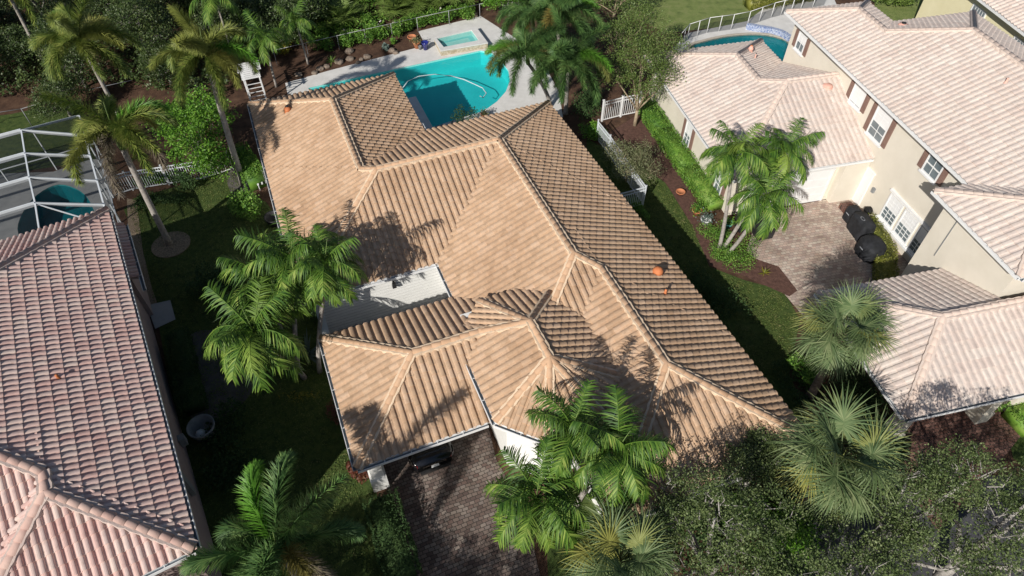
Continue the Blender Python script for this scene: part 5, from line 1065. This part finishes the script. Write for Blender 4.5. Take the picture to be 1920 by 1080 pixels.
for sx in (-1, 1):
    l = MB(); l.add([(sx * .90, .20, .74), (sx * .905, .42, .80), (sx * .89, .44, .95), (sx * .86, .16, .955), (sx * .70, .03, .93), (sx * .72, -.005, .80)], [(0, 1, 2, 3), (0, 3, 4, 5)][::1]); t_ = l.done('tail_light', M['tail_red'], root)
    MB().bar((sx * .915, .44, .97), (sx * .87, .10, .97), .03).done('lamp_trim', M['chrome'], t_)
    for y in (.95, 3.7): w_ = MB().tube([(sx * .80, y, .33), (sx * .945, y, .33)], .33, 18).done('wheel', M['rubber'], root); MB().tube([(sx * .93, y, .33), (sx * .955, y, .33)], .2, 14).done('rim', M['chrome'], w_)
MB().box((0, -.012, .62), (.32, .03, .16), 0, 1, -.15).done('licence_plate', M['plate'], root)
em = MB(); q = 14; v2 = []
for k in range(q): a = 2 * pi * k / q; v2 += [(.055 * cos(a), -.03 , .80 + .045 * sin(a)), (.04 * cos(a), -.03, .80 + .032 * sin(a))]
em.add(v2, [(2 * k, 2 * ((k + 1) % q), 2 * ((k + 1) % q) + 1, 2 * k + 1) for k in range(q)]); em.bar((-.04, -.03, .80), (.04, -.03, .80), .012); em.done('emblem', M['chrome'], root)
MB().bar((-.5, -.005, .74), (.5, -.005, .74), .025, .03).done('chrome_strip', M['chrome'], root); MB().box((0, .0, .36), (1.3, .14, .16)).done('bumper', M['black_plastic'], root)

# ------------------------------------------------------------------ undergrowth of the thicket, unseen trees added to shade the lawn and drive
def scatter(name, label, cat, poly, n, h, mat, leaf, seed):
    rg = np.random.default_rng(seed); P = np.array([p[:2] for p in poly]); lo, hi = P.min(0), P.max(0); q = rg.uniform(lo, hi, (n * 3, 2)); ins = np.zeros(len(q), bool); j = len(P) - 1
    for i in range(len(P)):
        c = ((P[i, 1] > q[:, 1]) != (P[j, 1] > q[:, 1])) & (q[:, 0] < (P[j, 0] - P[i, 0]) * (q[:, 1] - P[i, 1]) / (P[j, 1] - P[i, 1] + 1e-9) + P[i, 0]); ins ^= c; j = i
    q = q[ins][:n]; hh = h * (.35 + .65 * np.abs(np.sin(q[:, 0] * 1.3 + 1) * np.sin(q[:, 1] * 1.1) + .4 * np.sin(q[:, 0] * 3.1 + q[:, 1] * 2.7)))
    keep = hh > h * .42; q = q[keep]; hh = hh[keep]; z = hh * rg.uniform(.25, 1, len(q)) ** .5
    V, F = leaf_quads(np.column_stack([q, z]), leaf, .9); o = link(name, np_mesh(name, V, F), M[mat]); o['kind'] = 'stuff'; return o
scatter('undergrowth', '', '', P2((-140, -60), (620, -60), (560, 80), (500, 112), (470, 150), (400, 200), (330, 185), (240, 175), (150, 165), (60, 185), (-140, 215)), 75000, 1.5, 'jungle', .20, 300)
scatter('undergrowth', '', '', P2((1000, -40), (1250, -40), (1220, 60), (1180, 150), (1120, 190), (1090, 120), (1000, 30)), 9000, .9, 'jungle', .15, 301)
scatter('undergrowth', '', '', P2((545, -60), (980, -60), (900, 8), (800, 36), (700, 66), (560, 96)), 16000, 1.3, 'hedge', .18, 302)
scatter('undergrowth', '', '', P2((1230, 820), (1420, 800), (1640, 800), (1700, 880), (1500, 1080), (1100, 1080), (1150, 1000)), 14000, .8, 'hedge_dark', .13, 303)
scatter('undergrowth', '', '', P2((1440, 690), (1560, 640), (1640, 760), (1660, 860), (1500, 800)), 4000, .5, 'hedge_dark', .12, 304)
scatter('fallen_leaves', '', '', P2((300, 840), (400, 780), (560, 900), (700, 1060), (380, 1080)), 1600, .05, 'hedge_dark', .09, 305)
SHD = 'unseen oak added just below the picture to shade the lawn and drive'
LAWNL = P2((240, 392), (250, 375), (330, 352), (440, 322), (500, 385), (560, 470), (640, 640), (690, 880), (740, 1090), (380, 1090), (330, 800), (300, 620), (268, 470))
LAWNR = P2((1110, 270), (1180, 300), (1245, 345), (1300, 425), (1330, 505), (1395, 530), (1470, 550), (1495, 600), (1480, 700), (1400, 760))
scatter('grass_blades', '', '', LAWNL, 42000, .07, 'lawnblade', .07, 306); scatter('grass_blades', '', '', LAWNR, 26000, .07, 'lawnblade', .07, 307)
so_ = oak(SHD, (-12.2, .6), [(0, 0, 4.6, 2.0), (-1.8, .6, 4.2, 1.6), (1.9, .3, 4.4, 1.7), (.3, 1.0, 5.2, 1.4), (0, -1.8, 4.6, 1.7)], 106, 300)
for (x, y, a, c) in [(-7.6, .2, 1.3, 1.0), (-10.8, 3.0, 2.0, 1.0), (-8.3, 3.0, 4.4, .8), (-5.3, 3.2, 5.4, .78), (-3.4, .8, 2.6, 1.0), (.4, -.6, 4.0, 1.05), (-16.5, -1.0, 5.0, 1.2), (-5.5, -4.2, .5, 1.15)]: copy_tree(so_, (x, y, 0), a, None, c)
rr = random.Random(9)
for k in range(16):
    q = at(rr.uniform(-30, 560), rr.uniform(-60, 84)); copy_tree(protos[rr.choice((0, 1, 2, 2))], (q[0], q[1], 0), rr.uniform(0, 6.28), sc=rr.uniform(.6, .95))
